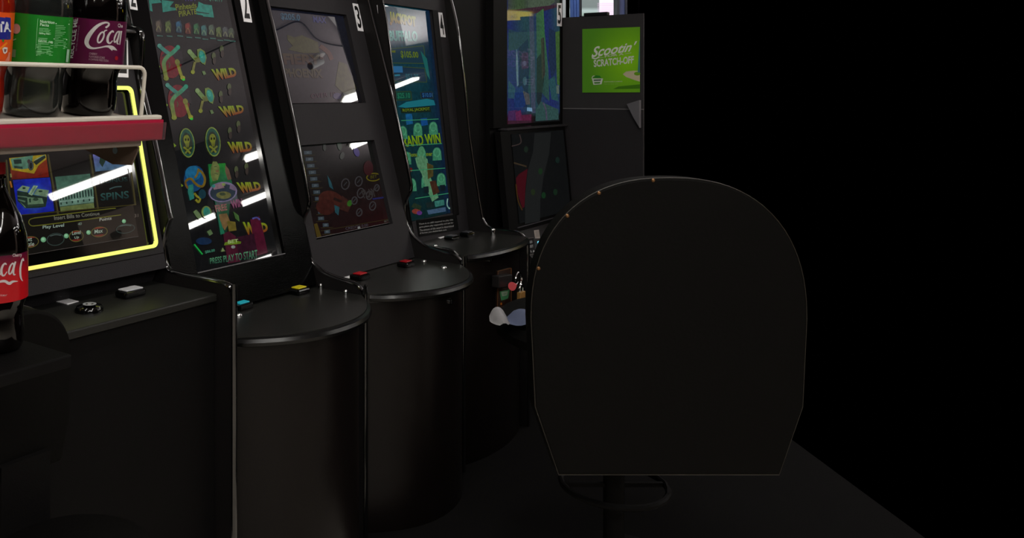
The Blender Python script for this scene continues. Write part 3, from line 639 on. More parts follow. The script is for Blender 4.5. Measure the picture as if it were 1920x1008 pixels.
A.poly([(613, 328), (620, 340), (625, 356), (617, 350)], (26, 62, 70)).poly([(626, 384), (636, 388), (634, 404), (628, 398)], (28, 66, 74)).ell(655, 381, 4.5, 6, (40, 86, 24), 20)
A.build('creature_picture', SCREEN, sb)
A = Art(on3)
for cx_, cy_, r_ in ((647, 345, 11), (672, 340, 10), (676, 362, 10), (692, 366, 9), (664, 376, 8), (673, 398, 8), (698, 386, 9), (706, 352, 7)): A.ring(cx_, cy_, r_ * .75, r_, 2.2, (48, 46, 48), 10).stroke([(cx_ - 3, cy_ + 3), (cx_ + 3, cy_ - 4)], (40, 40, 42), 2)
A.text('PLAY', ((682, 372), (706, 368), (702, 352), (676, 357)), (44, 40, 40), bold=.05).ring(700, 332, 14, 8, 2, (84, 76, 14), -5).text('BET', q4((694, 335), (706, 333), 6), (70, 66, 14)).stroke([(698, 373), (720, 370)], (26, 28, 76), 3)
A.ell(608, 276, 3, 7, (44, 48, 44)).ell(636, 273, 4, 9, (40, 54, 44), -10).ell(641, 292, 4, 7, (50, 54, 50), 15).ell(668, 285, 5, 9, (44, 36, 92), -20).ell(690, 315, 9, 14, (44, 12, 16))
A.build_each('bonus_symbol', SCREENF, sb)
A = Art(on3); A.poly([(588, 420), (594, 418), (602, 443), (594, 446)], (64, 52, 16)).text('CREDITS 0.00', ((648, 431), (690, 424), (689, 419), (647, 426)), (60, 58, 64)).ell(672.5, 427, 2.6, 2.8, (110, 110, 110)).text('BET', ((720, 417), (728, 415), (728, 412), (720, 413.5)), (70, 74, 66)).stroke([(600, 433), (732, 410)], (44, 40, 18), 1); A.build('status_lettering', SCREENF, sb)
deck(T, a0, a1, -.635, 1.84, 1.60, 1.447)
sticker(T, S3, ((671, 57.5), (681.5, 59), (672, 8), (660.5, 6)), '3')
square_button(T, (675, 513), -.635, .03, (170, 22, 30)); square_button(T, (761, 490), -.635, .028, (150, 14, 24))
FD3 = Flat(T, -.635); m = MB(); q = ((638, 518), (655, 522), (664, 517), (650, 513)); m.hexa([FD3(p, .0012) for p in q], [FD3(p, .0001) for p in q]); m.build('paper_tag', WHITEP, T.o, label='small white paper square on the deck')
bolt(T, (795, 490), -.635); bolt(T, (832, 502), -.635)
def keyhole(T, u, y, z, r=.011):
    m = MB(); P = []
    m.tube([(u, y + .01, z), (u, y - .006, z)], r, 14); k = m.build('key_lock', CHROME, T.o, T.org, smooth=True)
    m = MB(); m.box((u - .0015, y - .0075, z - r * .6), (u + .0015, y - .006, z + r * .6)); m.build('key_slot', BLACKP, k, T.org)
keyhole(T, 2.577, 1.478, -.70)

# ------------------------------------------------------------------ cabinet 4
T = Thing('game_cabinet', 'black game cabinet numbered 4 with a tall teal screen and a printed notice under it', 'game machine', (3.17, 1.6, -EYE), group='black game cabinets along the wall')
P4 = [(2.02, .60), (1.965, .409), (1.93, .265), (1.895, 0.), (1.872, -.2), (1.835, -.42), (1.814, -.529), (1.806, -.555), (1.785, -.58), (1.75, -.59), (1.70, -.59), (1.65, -.592), (1.622, -.602), (1.604, -.63), (1.598, -.69), (1.598, -1.4)]
side_panel(T, P4, 3.446 - PT, 3.446, top=.6); side_panel(T, [(y + .012, z) for y, z in P4], 2.888, 2.888 + LT, top=.6)
K4 = .12
S4 = Tilt(T, 1.885, -.5, K4); SP4 = Tilt(T, 1.90, -.5, K4); a0, a1 = 2.888 + LT, 3.446 - PT
hx = rc(S4, (848, 380))[0]; z4t = rc(S4, (770, 13))[1]; z4b = rc(S4, (810, 408))[1]; x4l = rc(S4, (722, 18))[0]
print('cab4', hx, z4t, z4b, x4l)
hx = min(hx, a1 - .03)
bezel(T, S4, a0, a1, -.612, .57, [(x4l, hx, z4b, z4t)], CHARC, 0., .02)
m = MB(); tbox(m, S4, hx - .004, hx + .045, z4b - .01, z4t, .004, -.001, T.org); m.build('screen_surround', BLACKD, T.o, T.org, bevel=.003)
back_body(T, a0, a1, S4, ztop=.6)
sc = screen(T, SP4, x4l, hx, z4b, z4t, 0, lambda x, y: mixc(mixc((8, 34, 36), (12, 54, 66), min(1, y * 1.5)), (10, 30, 56), max(0, x - .75) * 4), 8, 16)
on4 = lambda p, o=0: SP4(p, .0002 + o)
A = Art(on4)
A.text('JACKPOT', ((731, 47), (781, 56), (779, 31), (729, 21)), (112, 124, 18), (92, 66, 14), bold=.08).text('BUFFALO', ((731, 77), (783, 78), (782, 58), (728, 57)), (44, 136, 122), (24, 96, 90), bold=.05)
A.text('GRAND WIN', ((746, 277), (827, 269), (824, 249), (743, 256)), (116, 156, 14), (96, 116, 10), bold=.03).text('Bonus Winner', ((767, 294), (811, 292), (810, 284), (766, 286)), (96, 116, 22), bold=.03)
A.build_each('title_lettering', SCREENF, sc)
for q, t_, tq, tc_ in ((((731, 91), (796, 119), (793, 85), (731, 91)), '', None, None),):
    pass
A = Art(on4)
def panel(q, c, lc):
    A.poly(q, c)
    for i in range(4): A.stroke([q[i], q[(i + 1) % 4]], lc, 1.1)
panel([(733, 118), (798, 119), (794, 86), (728, 92)], (22, 50, 64), (60, 76, 30)); panel([(738, 152), (800, 154), (796, 128), (735, 124)], (20, 44, 62), (56, 72, 30)); panel([(742, 188), (772, 187), (770, 171), (741, 172)], (16, 56, 48), (48, 60, 26)); panel([(790, 185), (812, 184), (810, 172), (788, 173)], (10, 30, 56), (40, 52, 40))
A.text('$105.00', ((752, 110), (785, 110), (783, 97), (750, 95)), (88, 106, 20), bold=.03).text('$51.25', ((761, 151), (785, 152), (784, 139), (759, 138)), (30, 84, 96), bold=.03).text('$25.10', ((745, 186), (769, 185), (768, 174), (744, 174)), (30, 104, 76), bold=.02).text('$10.01', ((792, 183), (811, 183), (810, 174), (791, 174)), (40, 86, 130), bold=.02)
A.poly([(737, 136), (755, 136), (754, 124), (736, 124)], (40, 96, 140)).poly([(740, 143), (750, 142), (749, 139), (739, 140)], (40, 110, 130)).poly([(733, 98), (741, 99), (741, 94), (732, 95)], (80, 90, 16))
A.poly([(746, 200), (762, 191), (800, 185), (813, 188), (816, 197), (760, 202)], (24, 104, 116)).poly([(752, 212), (808, 210), (806, 199), (750, 203)], (18, 34, 24)).text('ROYAL JACKPOT', ((755, 211), (806, 208), (805, 201), (754, 204)), (92, 108, 20), bold=.03)
A.poly([(788, 95), (800, 110), (806, 150), (800, 140)], (24, 92, 88))
for a, b in (((752, 226), (822, 223)), ((758, 273), (828, 269)), ((765, 320), (834, 315)), ((778, 372), (842, 362))): A.stroke([a, b], (50, 130, 90), 1.4)
A.build('prize_panels', SCREENF, sc)
A = Art(on4)
for x, y in ((755, 247), (783, 241), (812, 239), (762, 295), (790, 288), (819, 287), (827, 335), (798, 338), (772, 345)): A.poly([(x - 8, y + 14)] + [(x - 8 * math.cos(g), y - 11 * math.sin(g)) for g in [math.pi * k / 10 for k in range(11)]] + [(x + 9, y + 13)], (56, 122, 90)).ring(x, y - 1, 6, 8, 1.2, (80, 150, 112))
A.poly([(778, 296), (790, 290), (801, 298), (806, 330), (822, 370), (810, 378), (796, 345), (790, 325), (782, 312)], (84, 132, 96)).poly([(800, 305), (812, 310), (812, 330), (802, 336)], (70, 62, 30)).ell(790, 283, 6, 9, (70, 130, 92)).poly([(805, 340), (816, 338), (824, 360), (812, 366)], (60, 36, 24)).poly([(760, 214), (772, 213), (774, 232), (762, 234)], (20, 84, 130)).poly([(788, 222), (800, 221), (802, 234), (790, 236)], (16, 70, 130)).ell(770, 318, 3, 4, (100, 24, 26)).poly([(824, 347), (834, 346), (835, 357), (826, 358)], (12, 24, 32)).poly([(793, 350), (803, 349), (804, 361), (795, 362)], (14, 28, 34))
A.stroke([(839, 372), (838, 384), (843, 391), (845, 380)], (120, 160, 150), 2).poly([(798, 380), (812, 378), (813, 388), (800, 390)], (20, 34, 34)).poly([(814, 377), (832, 374), (833, 384), (816, 388)], (50, 110, 100)).poly([(800, 394), (835, 388), (836, 396), (803, 402)], (60, 84, 110)).ell(780, 396, 8, 5, (120, 50, 40)).ell(786, 399, 5, 4, (84, 44, 110)).poly([(770, 388), (776, 380), (790, 386), (788, 394)], (30, 44, 30))
A.build('reel_symbols', SCREEN, sc)
m = MB(); q = ((785, 443), (859, 430), (855, 402), (780, 413)); m.hexa([S4(p, .003) for p in q], [S4(p, .0002) for p in q]); nt_ = m.build('notice_plate', mat('satin_black_plate', (16, 16, 16), .25, .5, bump=.05), T.o)
A = Art(lambda p, o=0: S4(p, .0032 + o))
for k, s_ in enumerate(('There is no skill required to play this', 'game please play responsibly and ask for', 'The amount of this award is determined', 'all fourteen years disabled blank cards')):
    y = 421 + k * 5.6; A.text(s_, ((784 + k * .6, y + 1.5), (848 - (k == 3) * 14 + k * .6, y - 7.2 + (k == 3) * 2), (848 - (k == 3) * 14 + k * .6, y - 11 + (k == 3) * 2), (784 + k * .6, y - 2.5)), (150, 150, 148), bold=.01)
A.build('notice_lettering', PRINT, nt_)
deck(T, a0, a1, -.605, 1.875, 1.60, 1.55)
sticker(T, S4, ((826, 69), (835.5, 70), (829, 24), (820, 23)), '4'); sticker(T, S4, ((713.5, 60), (718.5, 60.5), (712, 10), (706.5, 9.5)), '4')
FD4 = Flat(T, -.605); m = MB(); q = ((815, 444), (826, 447), (835, 444), (824, 441)); m.hexa([FD4(p, .0012) for p in q], [FD4(p, .0001) for p in q]); m.build('paper_tag', WHITEP, T.o, label='small white paper square on the deck')
square_button(T, (847, 442), -.605, .028, (70, 70, 74), .014); square_button(T, (876, 435), -.605, .028, (60, 60, 64), .018)
bolt(T, (815, 461), -.605); bolt(T, (924, 431), -.605, .01, .024)
keyhole(T, 3.06, 1.581, -.645)
FP4 = Tilt(T, 1.577, 0, 0); FPr = Tilt(T, 1.542, 0, 0)
m = MB(); q = ((931, 580), (957, 575), (957, 502), (932, 508)); m.hexa([FP4(p, .003) for p in q], [FP4(p, -.004) for p in q]); lp = m.build('lock_plate', mat('brown_plate', (40, 26, 20), .4, .4, var=.2), T.o)
A = Art(lambda p, o=0: FP4(p, .0032 + o))
for i in range(4): A.stroke([q[i], q[(i + 1) % 4]], (110, 70, 36), 1.2)
A.poly([(935, 546), (954, 542), (951, 559), (938, 563)], (60, 130, 84)).poly([(938, 547), (951, 545), (949, 553), (940, 555)], (150, 170, 150)).text('18+', ((941, 553), (948, 552), (948, 548), (941, 549)), (60, 110, 70)).ell(938, 569, 2, 2.6, (150, 84, 26)).poly([(937, 578), (953, 572), (952, 569), (938, 574)], (110, 70, 56)).text('NOTICE', ((938, 584), (954, 578), (954, 574), (938, 579)), (110, 76, 60))
A.build('plate_print', PRINT, lp)
m = MB(); q = [(934, 520), (966, 517), (970, 510), (940, 514)]; f = [FPr(p, 0) for p in ((936, 540), (961, 537), (961, 514), (936, 518))]; b = [v + Vector((0, .032, 0)) for v in f]
m.hexa(f, b); m.build('hasp_block', BLACK, T.o, bevel=.003)
pc = FPr((972, 525), 0)
m = MB(); m.tube([(pc.x + .027 * math.cos(g), pc.y, pc.z + .030 * math.sin(g)) for g in [math.radians(-110 + 290 * k / 22) for k in range(23)]], .0045, 8); m.build('hasp_ring', CHROME, T.o, smooth=True)
# padlock hangs from the ring
org4 = T.org + pc + Vector((.001, -.0098, -.030))
TP = Thing('padlock', 'brass padlock hanging from the hasp ring on the cabinet numbered 4', 'lock', tuple(org4))
m = MB(); m.box((-.018, -.009, -.070), (.025, .009, -.014)); m.build('lock_body', mat('worn_brass', (150, 110, 60), .35, .5, metal=.15, var=.2), TP.o, bevel=.003)
m = MB(); m.tube([(-.010, 0, -.0145), (-.010, 0, .0), (-.006, 0, .009), (.004, 0, .013), (.013, 0, .009), (.017, 0, .0), (.017, 0, -.0145)], .0038, 8); m.build('shackle', CHROME, TP.o, smooth=True)
TR = Thing('key_tag', 'small pinkish red plastic cone tag beside the padlock', 'tag', tuple(T.org + FPr((953, 534), .022)))
m = MB(); m.tube([(-.012, 0, 0), (.018, 0, .0)], [.017, .006], 12); m.build('cone', mat('red_pink_plastic', (225, 90, 96), .4, .5, emit=0., var=.05), TR.o, smooth=True)
m = MB(); m.tube([(.017, 0, 0), (.03, 0, .003), (.04, 0, .008)], .0022, 6); m.build('ring', CHROME, TR.o)

# ------------------------------------------------------------------ cabinet 5
T = Thing('game_cabinet', 'tall black game cabinet numbered 5 with a blurred blue-green upper screen beside the green poster', 'game machine', (4.17, 1.85, -EYE), group='black game cabinets along the wall')
S5 = Tilt(T, 1.93, 0, 0); a0, a1 = 3.775, 4.585
us0, us1 = rc(S5, (951, 100))[0], rc(S5, (1051, 100))[0]; z5 = -.158
bezel(T, S5, a0, a1, -.172, .78, [(us0, us1, z5, .75)], BLACKD, 0, .02)
m = MB(); m.box((a0, 1.95, -1.4), (a1, 2.42, .80)); m.box((3.47, 1.97, -1.4), (a0, 2.40, .80)); m.build('body', BLACKD, T.o, T.org)
m = MB(); m.box((3.86, 1.90, -.185), (4.59, 1.952, -.174)); m.build('ledge', mat('grey_ledge', (60, 58, 60), .25, .5), T.o, T.org)
SP5 = Tilt(T, 1.935, 0, 0)
def f5(x, y):
    c = mixc((36, 66, 72), (30, 40, 92), math.sin(x * 9 + y * 3) * .5 + .5)
    if y < .06: return (44, 8, 20) if x < .45 else (18, 20, 22)
    return c
sc = screen(T, SP5, us0, us1, z5, .75, 0, f5, 12, 30, SCREEN5)
on5 = lambda p, o=0: SP5(p, .0002 + o)
Art.tint = ((38, 54, 70), .38)
A = Art(on5)
A.grid(((952, 20), (1050, 10), (1050, -10), (952, -10)), 10, 3, lambda a, b: mixc((70, 40, 84), (70, 92, 40), math.sin(a * 7) * .5 + .5)).poly([(990, 14), (1020, 18), (1040, 4), (1040, -8), (990, -8)], (92, 104, 70)).poly([(952, 20), (990, 20), (1000, 26), (1050, 12), (1050, 8), (990, 15)], (70, 26, 36))
A.poly([(1005, 26), (1019, 16), (1021, 60), (1028, 130), (1030, 190), (1012, 170), (1006, 100)], [(60, 104, 60), (70, 130, 56), (56, 120, 50), (50, 96, 70), (44, 84, 70), (36, 70, 60), (44, 96, 76)])
A.poly([(992, 26), (1000, 26), (1003, 120), (1004, 212), (996, 212), (994, 120)], (70, 74, 96)).poly([(1006, 110), (1014, 100), (1020, 150), (1012, 205), (1006, 190)], (24, 34, 32)).poly([(1014, 72), (1020, 70), (1022, 140), (1016, 150)], (56, 48, 34)).poly([(1029, 52), (1042, 60), (1043, 130), (1034, 148), (1028, 110)], (22, 36, 66))
A.poly([(972, 75), (990, 70), (992, 130), (988, 200), (970, 200), (974, 130)], (18, 32, 66)).poly([(978, 100), (990, 98), (990, 128), (978, 130)], (60, 26, 66)).ell(983, 119, 4, 5, (96, 86, 120)).ell(984, 152, 4, 8, (60, 96, 110)).poly([(968, 88), (971, 110), (972, 160), (969, 162), (967, 120)], (110, 140, 150)).poly([(964, 170), (978, 160), (986, 180), (984, 200), (964, 203)], (18, 44, 110)).poly([(980, 170), (992, 176), (994, 196), (986, 196)], (92, 84, 80))
A.poly([(953, 150), (966, 165), (964, 185), (952, 184)], (40, 80, 100)).poly([(953, 208), (970, 206), (972, 228), (952, 228)], (80, 28, 84)).poly([(966, 210), (976, 206), (980, 227), (968, 228)], (120, 20, 70)).poly([(976, 216), (996, 214), (996, 228), (978, 228)], (110, 14, 50)).poly([(988, 201), (997, 202), (998, 209), (988, 208)], (150, 200, 240))
A.poly([(1004, 206), (1014, 190), (1026, 196), (1047, 205), (1047, 224), (1004, 227)], (48, 84, 72)).stroke([(1018, 192), (1023, 205), (1025, 225)], (84, 72, 90), 3).poly([(1028, 150), (1040, 142), (1047, 190), (1034, 186)], (36, 84, 84)).poly([(1041, 60), (1049, 58), (1049, 160), (1044, 158)], (70, 110, 30)).poly([(1043, 160), (1048, 160), (1048, 176), (1043, 175)], (110, 124, 100))  # narrow green strip at the right is the poster's reflection, painted in
A.poly([(952, 226), (996, 226), (996, 236), (952, 237)], (66, 12, 26)).poly([(953, 54), (970, 60), (988, 56), (990, 72), (970, 92), (953, 96)], (34, 62, 76))
A.build('picture_and_reflection', SCREEN5, sc); Art.tint = None
sticker(T, S5, ((1043.5, 49), (1052.5, 49.5), (1052.5, 6), (1043.5, 6)), '5', off=.003)
# lower screen
S5b = Tilt(T, 1.905, -.19, .1)
m = MB(); tbox(m, S5b, a0 + .02, a1 - .03, -.70, -.188, 0, -.03, T.org); m.build('lower_bezel', BLACKD, T.o, T.org)
l0, l1 = rc(S5b, (957, 248))[0], rc(S5b, (1055, 243))[0]; lz = rc(S5b, (977, 418))[1]
sl = screen(T, S5b, l0, l1, lz, -.205, .003, lambda x, y: (10, 12, 13), 2, 2, name='lower_screen')
on5b = lambda p, o=0: S5b(p, .0035 + o)
A = Art(on5b)
A.poly([(1001, 250), (1032, 248), (1028, 290), (1018, 330), (1012, 375), (1011, 414), (983, 420), (983, 370), (988, 320), (998, 285)], (24, 26, 26)).poly([(988, 316), (972, 326), (966, 334), (968, 360), (978, 390), (982, 388), (984, 350)], (58, 6, 16)).stroke([(966, 345), (970, 375), (978, 394)], (56, 36, 10), 2.2).stroke([(962, 305), (972, 308), (986, 312)], (50, 40, 28), 3).stroke([(973, 252), (975, 268), (958, 274)], (54, 44, 42), 1.8)
for x, y, c in ((1012, 321, (20, 44, 22)), (1018, 366, (14, 44, 22)), (998, 360, (28, 40, 20)), (1040, 360, (14, 34, 20)), (1044, 300, (14, 30, 26)), (985, 280, (20, 32, 24))): A.ell(x, y, 4, 6, c)
A.build('dim_picture', SCREENF, sl)
m = MB(); q = [rc(S5b, (957, 248)), rc(S5b, (1063, 402))]
fz = rc(S5b, (977, 424))[1]; tbox(m, S5b, l0 - .02, a1 - .035, fz - .004, fz, .006, 0, T.org); m.build('screen_edge', mat('grey_edge5', (70, 68, 72), .35, .5), T.o, T.org)
# control box below, leaning out
S5c = Tilt(T, 1.80, -.70, .9)
m = MB(); m.prism([(1.872, -.655), (1.74, -.77), (1.70, -.80), (1.70, -1.4), (1.95, -1.4), (1.95, -.655)], 0, a0 + .02, a1 - .02); m.build('control_box', BLACK, T.o, T.org)
S5c = Tilt(T, 1.872, -.655, (1.872 - 1.74) / .115)
def small(name, q, m_, off=.002, label=None):
    mm = MB(); mm.hexa([S5c(p, off) for p in q], [S5c(p, .0001) for p in q]); return mm.build(name, m_, T.o, label=label)
st = small('barcode_sticker', ((1003, 447), (1012, 446.5), (1010, 431), (1001, 432)), mat('cream_sticker', (160, 150, 142), .5, .3, var=.05))
A = Art(lambda p, o=0: S5c(p, .0022 + o))
for k in range(6): A.stroke([(1003, 434 + k * 2.2), (1010, 433.4 + k * 2.2)], (70, 64, 60), .8)
A.build('barcode', PRINT, st)
st = small('symbol_sticker', ((992, 478), (1004, 476), (1000, 446), (990, 447)), BLACKD)
A = Art(lambda p, o=0: S5c(p, .0022 + o)); A.text('$0', ((993, 457), (998, 456.5), (997, 451), (992, 452)), (130, 130, 130), bold=.04).text('SET', ((993, 465), (1000, 464), (999, 459), (993, 460)), (130, 130, 130), bold=.04).text('1 A', ((995, 474), (1003, 473), (1002, 469), (994, 470)), (150, 150, 150), bold=.04)
for a, b in (((990, 447), (1000, 446)), ((992, 478), (1004, 476))): A.stroke([a, b], (90, 84, 80), 1)
A.build('symbol_print', PRINT, st)
small('lit_bill_slot', ((1009, 463), (1015, 462), (1013, 452), (1007.5, 453)), mat('cyan_light', (120, 220, 250), .3, emit=.8), .004, label='glowing cyan slot')

# ================================================================== partition with the poster, window behind
TQ = Thing('partition', 'black partition wall panel behind the cabinet row, carrying the green poster', 'partition', (4.62, 1.7, -EYE))
m = MB(); m.box((4.60, 1.499, -1.4), (4.612, 2.10, .405)); m.build('panel', mat('dark_grey_partition', (52, 50, 51), .6, .25, bump=.3, bscale=500, var=.08), TQ.o, TQ.org)
m = MB(); m.box((4.592, 1.497, -.0925), (4.60, 1.93, -.0885)); m.build('joint_strip', mat('grey_strip', (120, 116, 116), .4, .4), TQ.o, TQ.org)
m = MB(); m.box((4.585, 1.497, -1.4), (4.60, 1.93, -.0925)); m.build('lower_panel', CHARC, TQ.o, TQ.org)
TG = Thing('poster', 'bright green poster with white scratch-off lettering on the black partition', 'poster', (4.595, 1.65, -.003))
SG = Side(TG, 4.597)
m = MB(); q = ((1092, 173.5), (1200, 173), (1200, 50.5), (1092, 54.5)); f = [SG(p, .001) for p in q]; b = [SG(p, -.001) for p in q]; m.hexa(f, b); pb = m.build('sheet', mat('green_card', (50, 100, 16), .6, .3, var=.03), TG.o)
A = Art(SG); A.l = .0013
A.grid(q, 12, 8, lambda a, b: mixc((150, 222, 14), (92, 160, 30), min(1, math.hypot(a - .8, (b - .5) * 1.0) * 1.35)))
A.build('green_print', PRINT, pb)
A = Art(SG); A.l = .002; WH = (225, 225, 215)
A.text("Scootin'", ((1109, 108), (1190, 95), (1195, 77), (1112, 87)), (235, 238, 225), bold=.022, shear=.25)
A.stroke([(1110, 108), (1117, 110), (1124, 106)], (222, 226, 212), 2.5)
A.text('FOR A', ((1134, 108), (1170, 103), (1170, 98.5), (1134, 103.5)), (205, 215, 180), bold=.04).stroke([(1121, 109), (1132, 107.5)], (190, 205, 160), 1).stroke([(1172, 101), (1184, 99)], (190, 205, 160), 1)
A.text('SCRATCH-OFF', ((1114, 126), (1188, 118.5), (1189, 104.5), (1113, 112.5)), (222, 226, 212), bold=.03)
A.poly([(1110, 147), (1131, 147), (1128, 158), (1113, 159)], (215, 222, 205)).poly([(1113, 149), (1128, 148.5), (1126, 151.5), (1114, 152)], (90, 110, 90)).poly([(1114, 154), (1126, 153.5), (1125, 156.5), (1115, 157)], (70, 140, 40)).poly([(1112, 146), (1118, 141), (1125, 142), (1128, 146)], (40, 130, 30)).stroke([(1110, 147), (1112, 143), (1115, 142)], (215, 222, 205), 1.4)
A.text('RESPONSIBLE GAMING', ((1133, 154.5), (1167, 153.5), (1167, 151.5), (1133, 152)), (190, 210, 160), bold=.02).text('Must be 18 or older', ((1133, 158.5), (1160, 158), (1160, 156), (1133, 156.3)), (150, 190, 110))
A.poly([(1168, 139), (1174, 134), (1188, 132.5), (1200, 133), (1200, 153), (1190, 150), (1174, 144)], (206, 196, 160)).ell(1195, 138, 6, 3.5, (110, 170, 20)).poly([(1196, 136), (1200, 136), (1200, 76), (1199, 78), (1198, 100)], (70, 130, 130)).poly([(1160, 162), (1200, 158), (1200, 166), (1150, 167)], (70, 130, 10))
A.build('poster_lettering', PRINT, pb)
# black device on top of the partition
TB = Thing('device_box', 'small flat black box lying on top of the black partition', 'box', (4.606, 1.74, .405))
m = MB(); m.box((-.012, -.055, 0), (.02, .075, .018)); m.build('case', BLACKP, TB.o, bevel=.003)
# grey sign holder clipped to the partition edge
TH_ = Thing('sign_holder', 'grey tilted plastic panel at the free end of the black partition', 'holder', (4.55, 1.5, -.15))
SH = Side(TH_, 4.56); q = ((1175, 195), (1188, 221), (1199.5, 240), (1199.5, 187.5))
m = MB(); m.hexa([SH(p, .004) for p in q], [SH(p, -.024) for p in q]); m.build('panel', mat('mid_grey_plastic', (98, 96, 100), .5, .4, var=.05), TH_.o, bevel=.002)
m = MB(); m.box((.012, .008, .03), (.024, .028, .05)); m.build('clip', BLACK, TH_.o)

YW = 7.0
def wx(px): return (px - CX) / F * YW
def wz(py): return EYE - (py - HY) / F * YW
m = MB(); m.box((1.55, YW + .05, 0), (wx(1064), YW + .12, 2.9)); m.box((wx(1064), YW + .05, 0), (2.54, YW + .12, 1.5)); tag(m.build('wall_front', mat('pale_wall_paint', (190, 190, 186), .7, .3, var=.04)), kind='structure')
TWi = Thing('window_1', None, None, world=(wx(1140), YW, 1.5), rz=0, kind='structure')
wo = Vector((wx(1140), YW, 1.5))
m = MB(); m.box((wx(1082), YW, 1.5), (wx(1091), YW + .06, 2.9)); m.box((wx(1155), YW - .02, 1.5), (wx(1160), YW + .06, 2.9)); m.box((wx(1171), YW - .02, 1.5), (wx(1174.5), YW + .06, 2.9)); m.box((wx(1082), YW, 1.9), (wx(1142), YW + .05, wz(30))); m.build('frame', mat('dark_bronze_frame', (44, 46, 54), .4, .5, var=.1), TWi.o, wo)
m = MB(); m.box((wx(1160), YW, 1.5), (wx(1171), YW + .05, 2.9)); m.build('post', mat('blue_grey_post', (84, 92, 130), .5, .4, var=.1), TWi.o, wo)
m = MB()
def glow(x0, x1, cols):
    n = len(cols) - 1
    for i in range(n):
        za, zb_ = wz(34 - 34 * i / n * 1.0), wz(34 - 34 * (i + 1) / n)
        if i == n - 1: zb_ = 2.9
        m.add([(wx(x0), YW + .3, za), (wx(x1), YW + .3, za), (wx(x1), YW + .3, zb_), (wx(x0), YW + .3, zb_)], [(0, 1, 2, 3)], [cols[i], cols[i], cols[i + 1], cols[i + 1]])
SKYL = attr_mat('daylit_street', True, rough=.9, spec=0., strength=1.15, base=.02)
def fix(x): return CX + (x - CX) * 1.0
glow(1088, 1146, [(96, 110, 104), (110, 126, 116), (150, 170, 160), (176, 192, 190), (120, 130, 128), (150, 160, 160)])
glow(1146, 1151, [(225, 200, 225), (240, 222, 240), (250, 240, 250), (255, 250, 255)]); glow(1151, 1193, [(238, 214, 236), (246, 226, 244), (250, 236, 250), (255, 250, 255)])
for k in range(16):
    z = wz(34 - k * 2.3); m.add([(wx(1142), YW + .295, z), (wx(1196), YW + .295, z), (wx(1196), YW + .295, z + .0025), (wx(1142), YW + .295, z + .0025)], [(0, 1, 2, 3)], (214, 176, 208))
st = Thing('street_view', 'bright daylit pale brick wall seen through the window', 'building', world=(wx(1150), YW + .3, 1.4), rz=0)
m.build('pale_brick_wall', SKYL, st.o, (wx(1150), YW + .3, 1.4))
m = MB(); m.box((wx(1091), YW + .02, 1.5), (wx(1155), YW + .026, 2.9)); m.box((wx(1174.5), YW + .02, 1.5), (2.545, YW + .026, 2.9)); m.build('pane', mat('clear_glass', (255, 255, 255), 0, .5, trans=1., ior=1.02, bump=.001), TWi.o, wo)
TC = Thing('curtain', 'blue curtain hanging beside the window behind the partition', 'curtain', world=(wx(1072), YW - .06, 1.5), rz=0)
m = MB(); n = 24; vs = []
for i in range(n + 1):
    t = i / n; x = (wx(1063) - wx(1072)) + t * (wx(1083) - wx(1063)); y = .014 * math.sin(t * 21); vs += [(x + (1 - t) * .012, y, 0), (x, y, 1.38)]
m.add(vs, [(2 * i, 2 * i + 2, 2 * i + 3, 2 * i + 1) for i in range(n)]); m.build('fabric', mat('blue_curtain', (86, 112, 170), .8, .2, var=.1), TC.o, smooth=True)
area('curtain_light', (1.6, 6.2, 2.75), (math.radians(55), 0, math.radians(-20)), .5, .3, 9, (.9, .95, 1))  # area lamp on the room side, aimed at the curtain

# ================================================================== drinks shelf (tilted forward like a gravity rack)
PHI = math.radians(7.5)
TS = Thing('drinks_shelf', 'white wire-fronted metal shelf with a red price strip holding three bottles', 'shelf', (.7, 1.1, -.0385), tilt=PHI)
CREAM = mat('cream_enamel', (150, 142, 132), .45, .4, var=.08); CREAMW = mat('cream_wire', (205, 198, 186), .4, .4, var=.04)
x0, x1 = -.42, .272
m = MB(); m.box((x0, .0, -.010), (x1 - .052, .30, -.004)); m.build('tray', CREAM, TS.o)
m = MB(); m.box((x0, -.008, -.006), (x1 - .002, .004, .001)); m.build('front_lip', CREAMW, TS.o, bevel=.002)
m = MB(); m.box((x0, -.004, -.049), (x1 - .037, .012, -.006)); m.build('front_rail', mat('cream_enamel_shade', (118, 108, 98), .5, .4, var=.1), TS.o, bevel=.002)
m = MB(); m.box((x0, -.0095, -.038), (x1, -.006, -.006)); ps = m.build('price_strip', mat('red_paper_strip', (172, 22, 58), .5, .3, var=.06), TS.o)
m = MB(); m.box((x0, -.0125, -.038), (x1 + .004, -.0115, -.010)); m.box((x0, -.0125, -.0385), (x1 + .004, -.0095, -.0365)); m.build('clear_cover', mat('clear_plastic', (235, 200, 210), .12, .5, trans=.97, ior=1.25), ps)
def wire(m, pts, r=.0032): m.tube(pts, r, 8)
m = MB(); xr = x1 - .043; P = [(x0, -.0035, .078), (xr - .012, -.0035, .078)] + [(xr - .012 + .012 * math.sin(g), -.0035, .066 + .012 * math.cos(g)) for g in [math.pi / 2 * k / 5 for k in range(1, 6)]] + [(xr, -.0035, 0)]
wire(m, P); m.build('guard_rail', CREAMW, TS.o, smooth=True)
m = MB(); m.prism([(.01, -.049), (.0, -.052), (.014, -.083), (.06, -.090), (.26, -.06), (.27, -.006), (.01, -.006)], 0, x1 - .040, x1 - .037)
br = m.build('bracket', mat('brown_bracket_paint', (92, 76, 64), .5, .4, var=.12), TS.o)
m = MB(); m.tube([(x1 - .0405, .055, -.066), (x1 - .0425, .055, -.066)], .0055, 12); m.build('bracket_hole', mat('blue_grey_hole', (110, 130, 140), .4, .5), br)
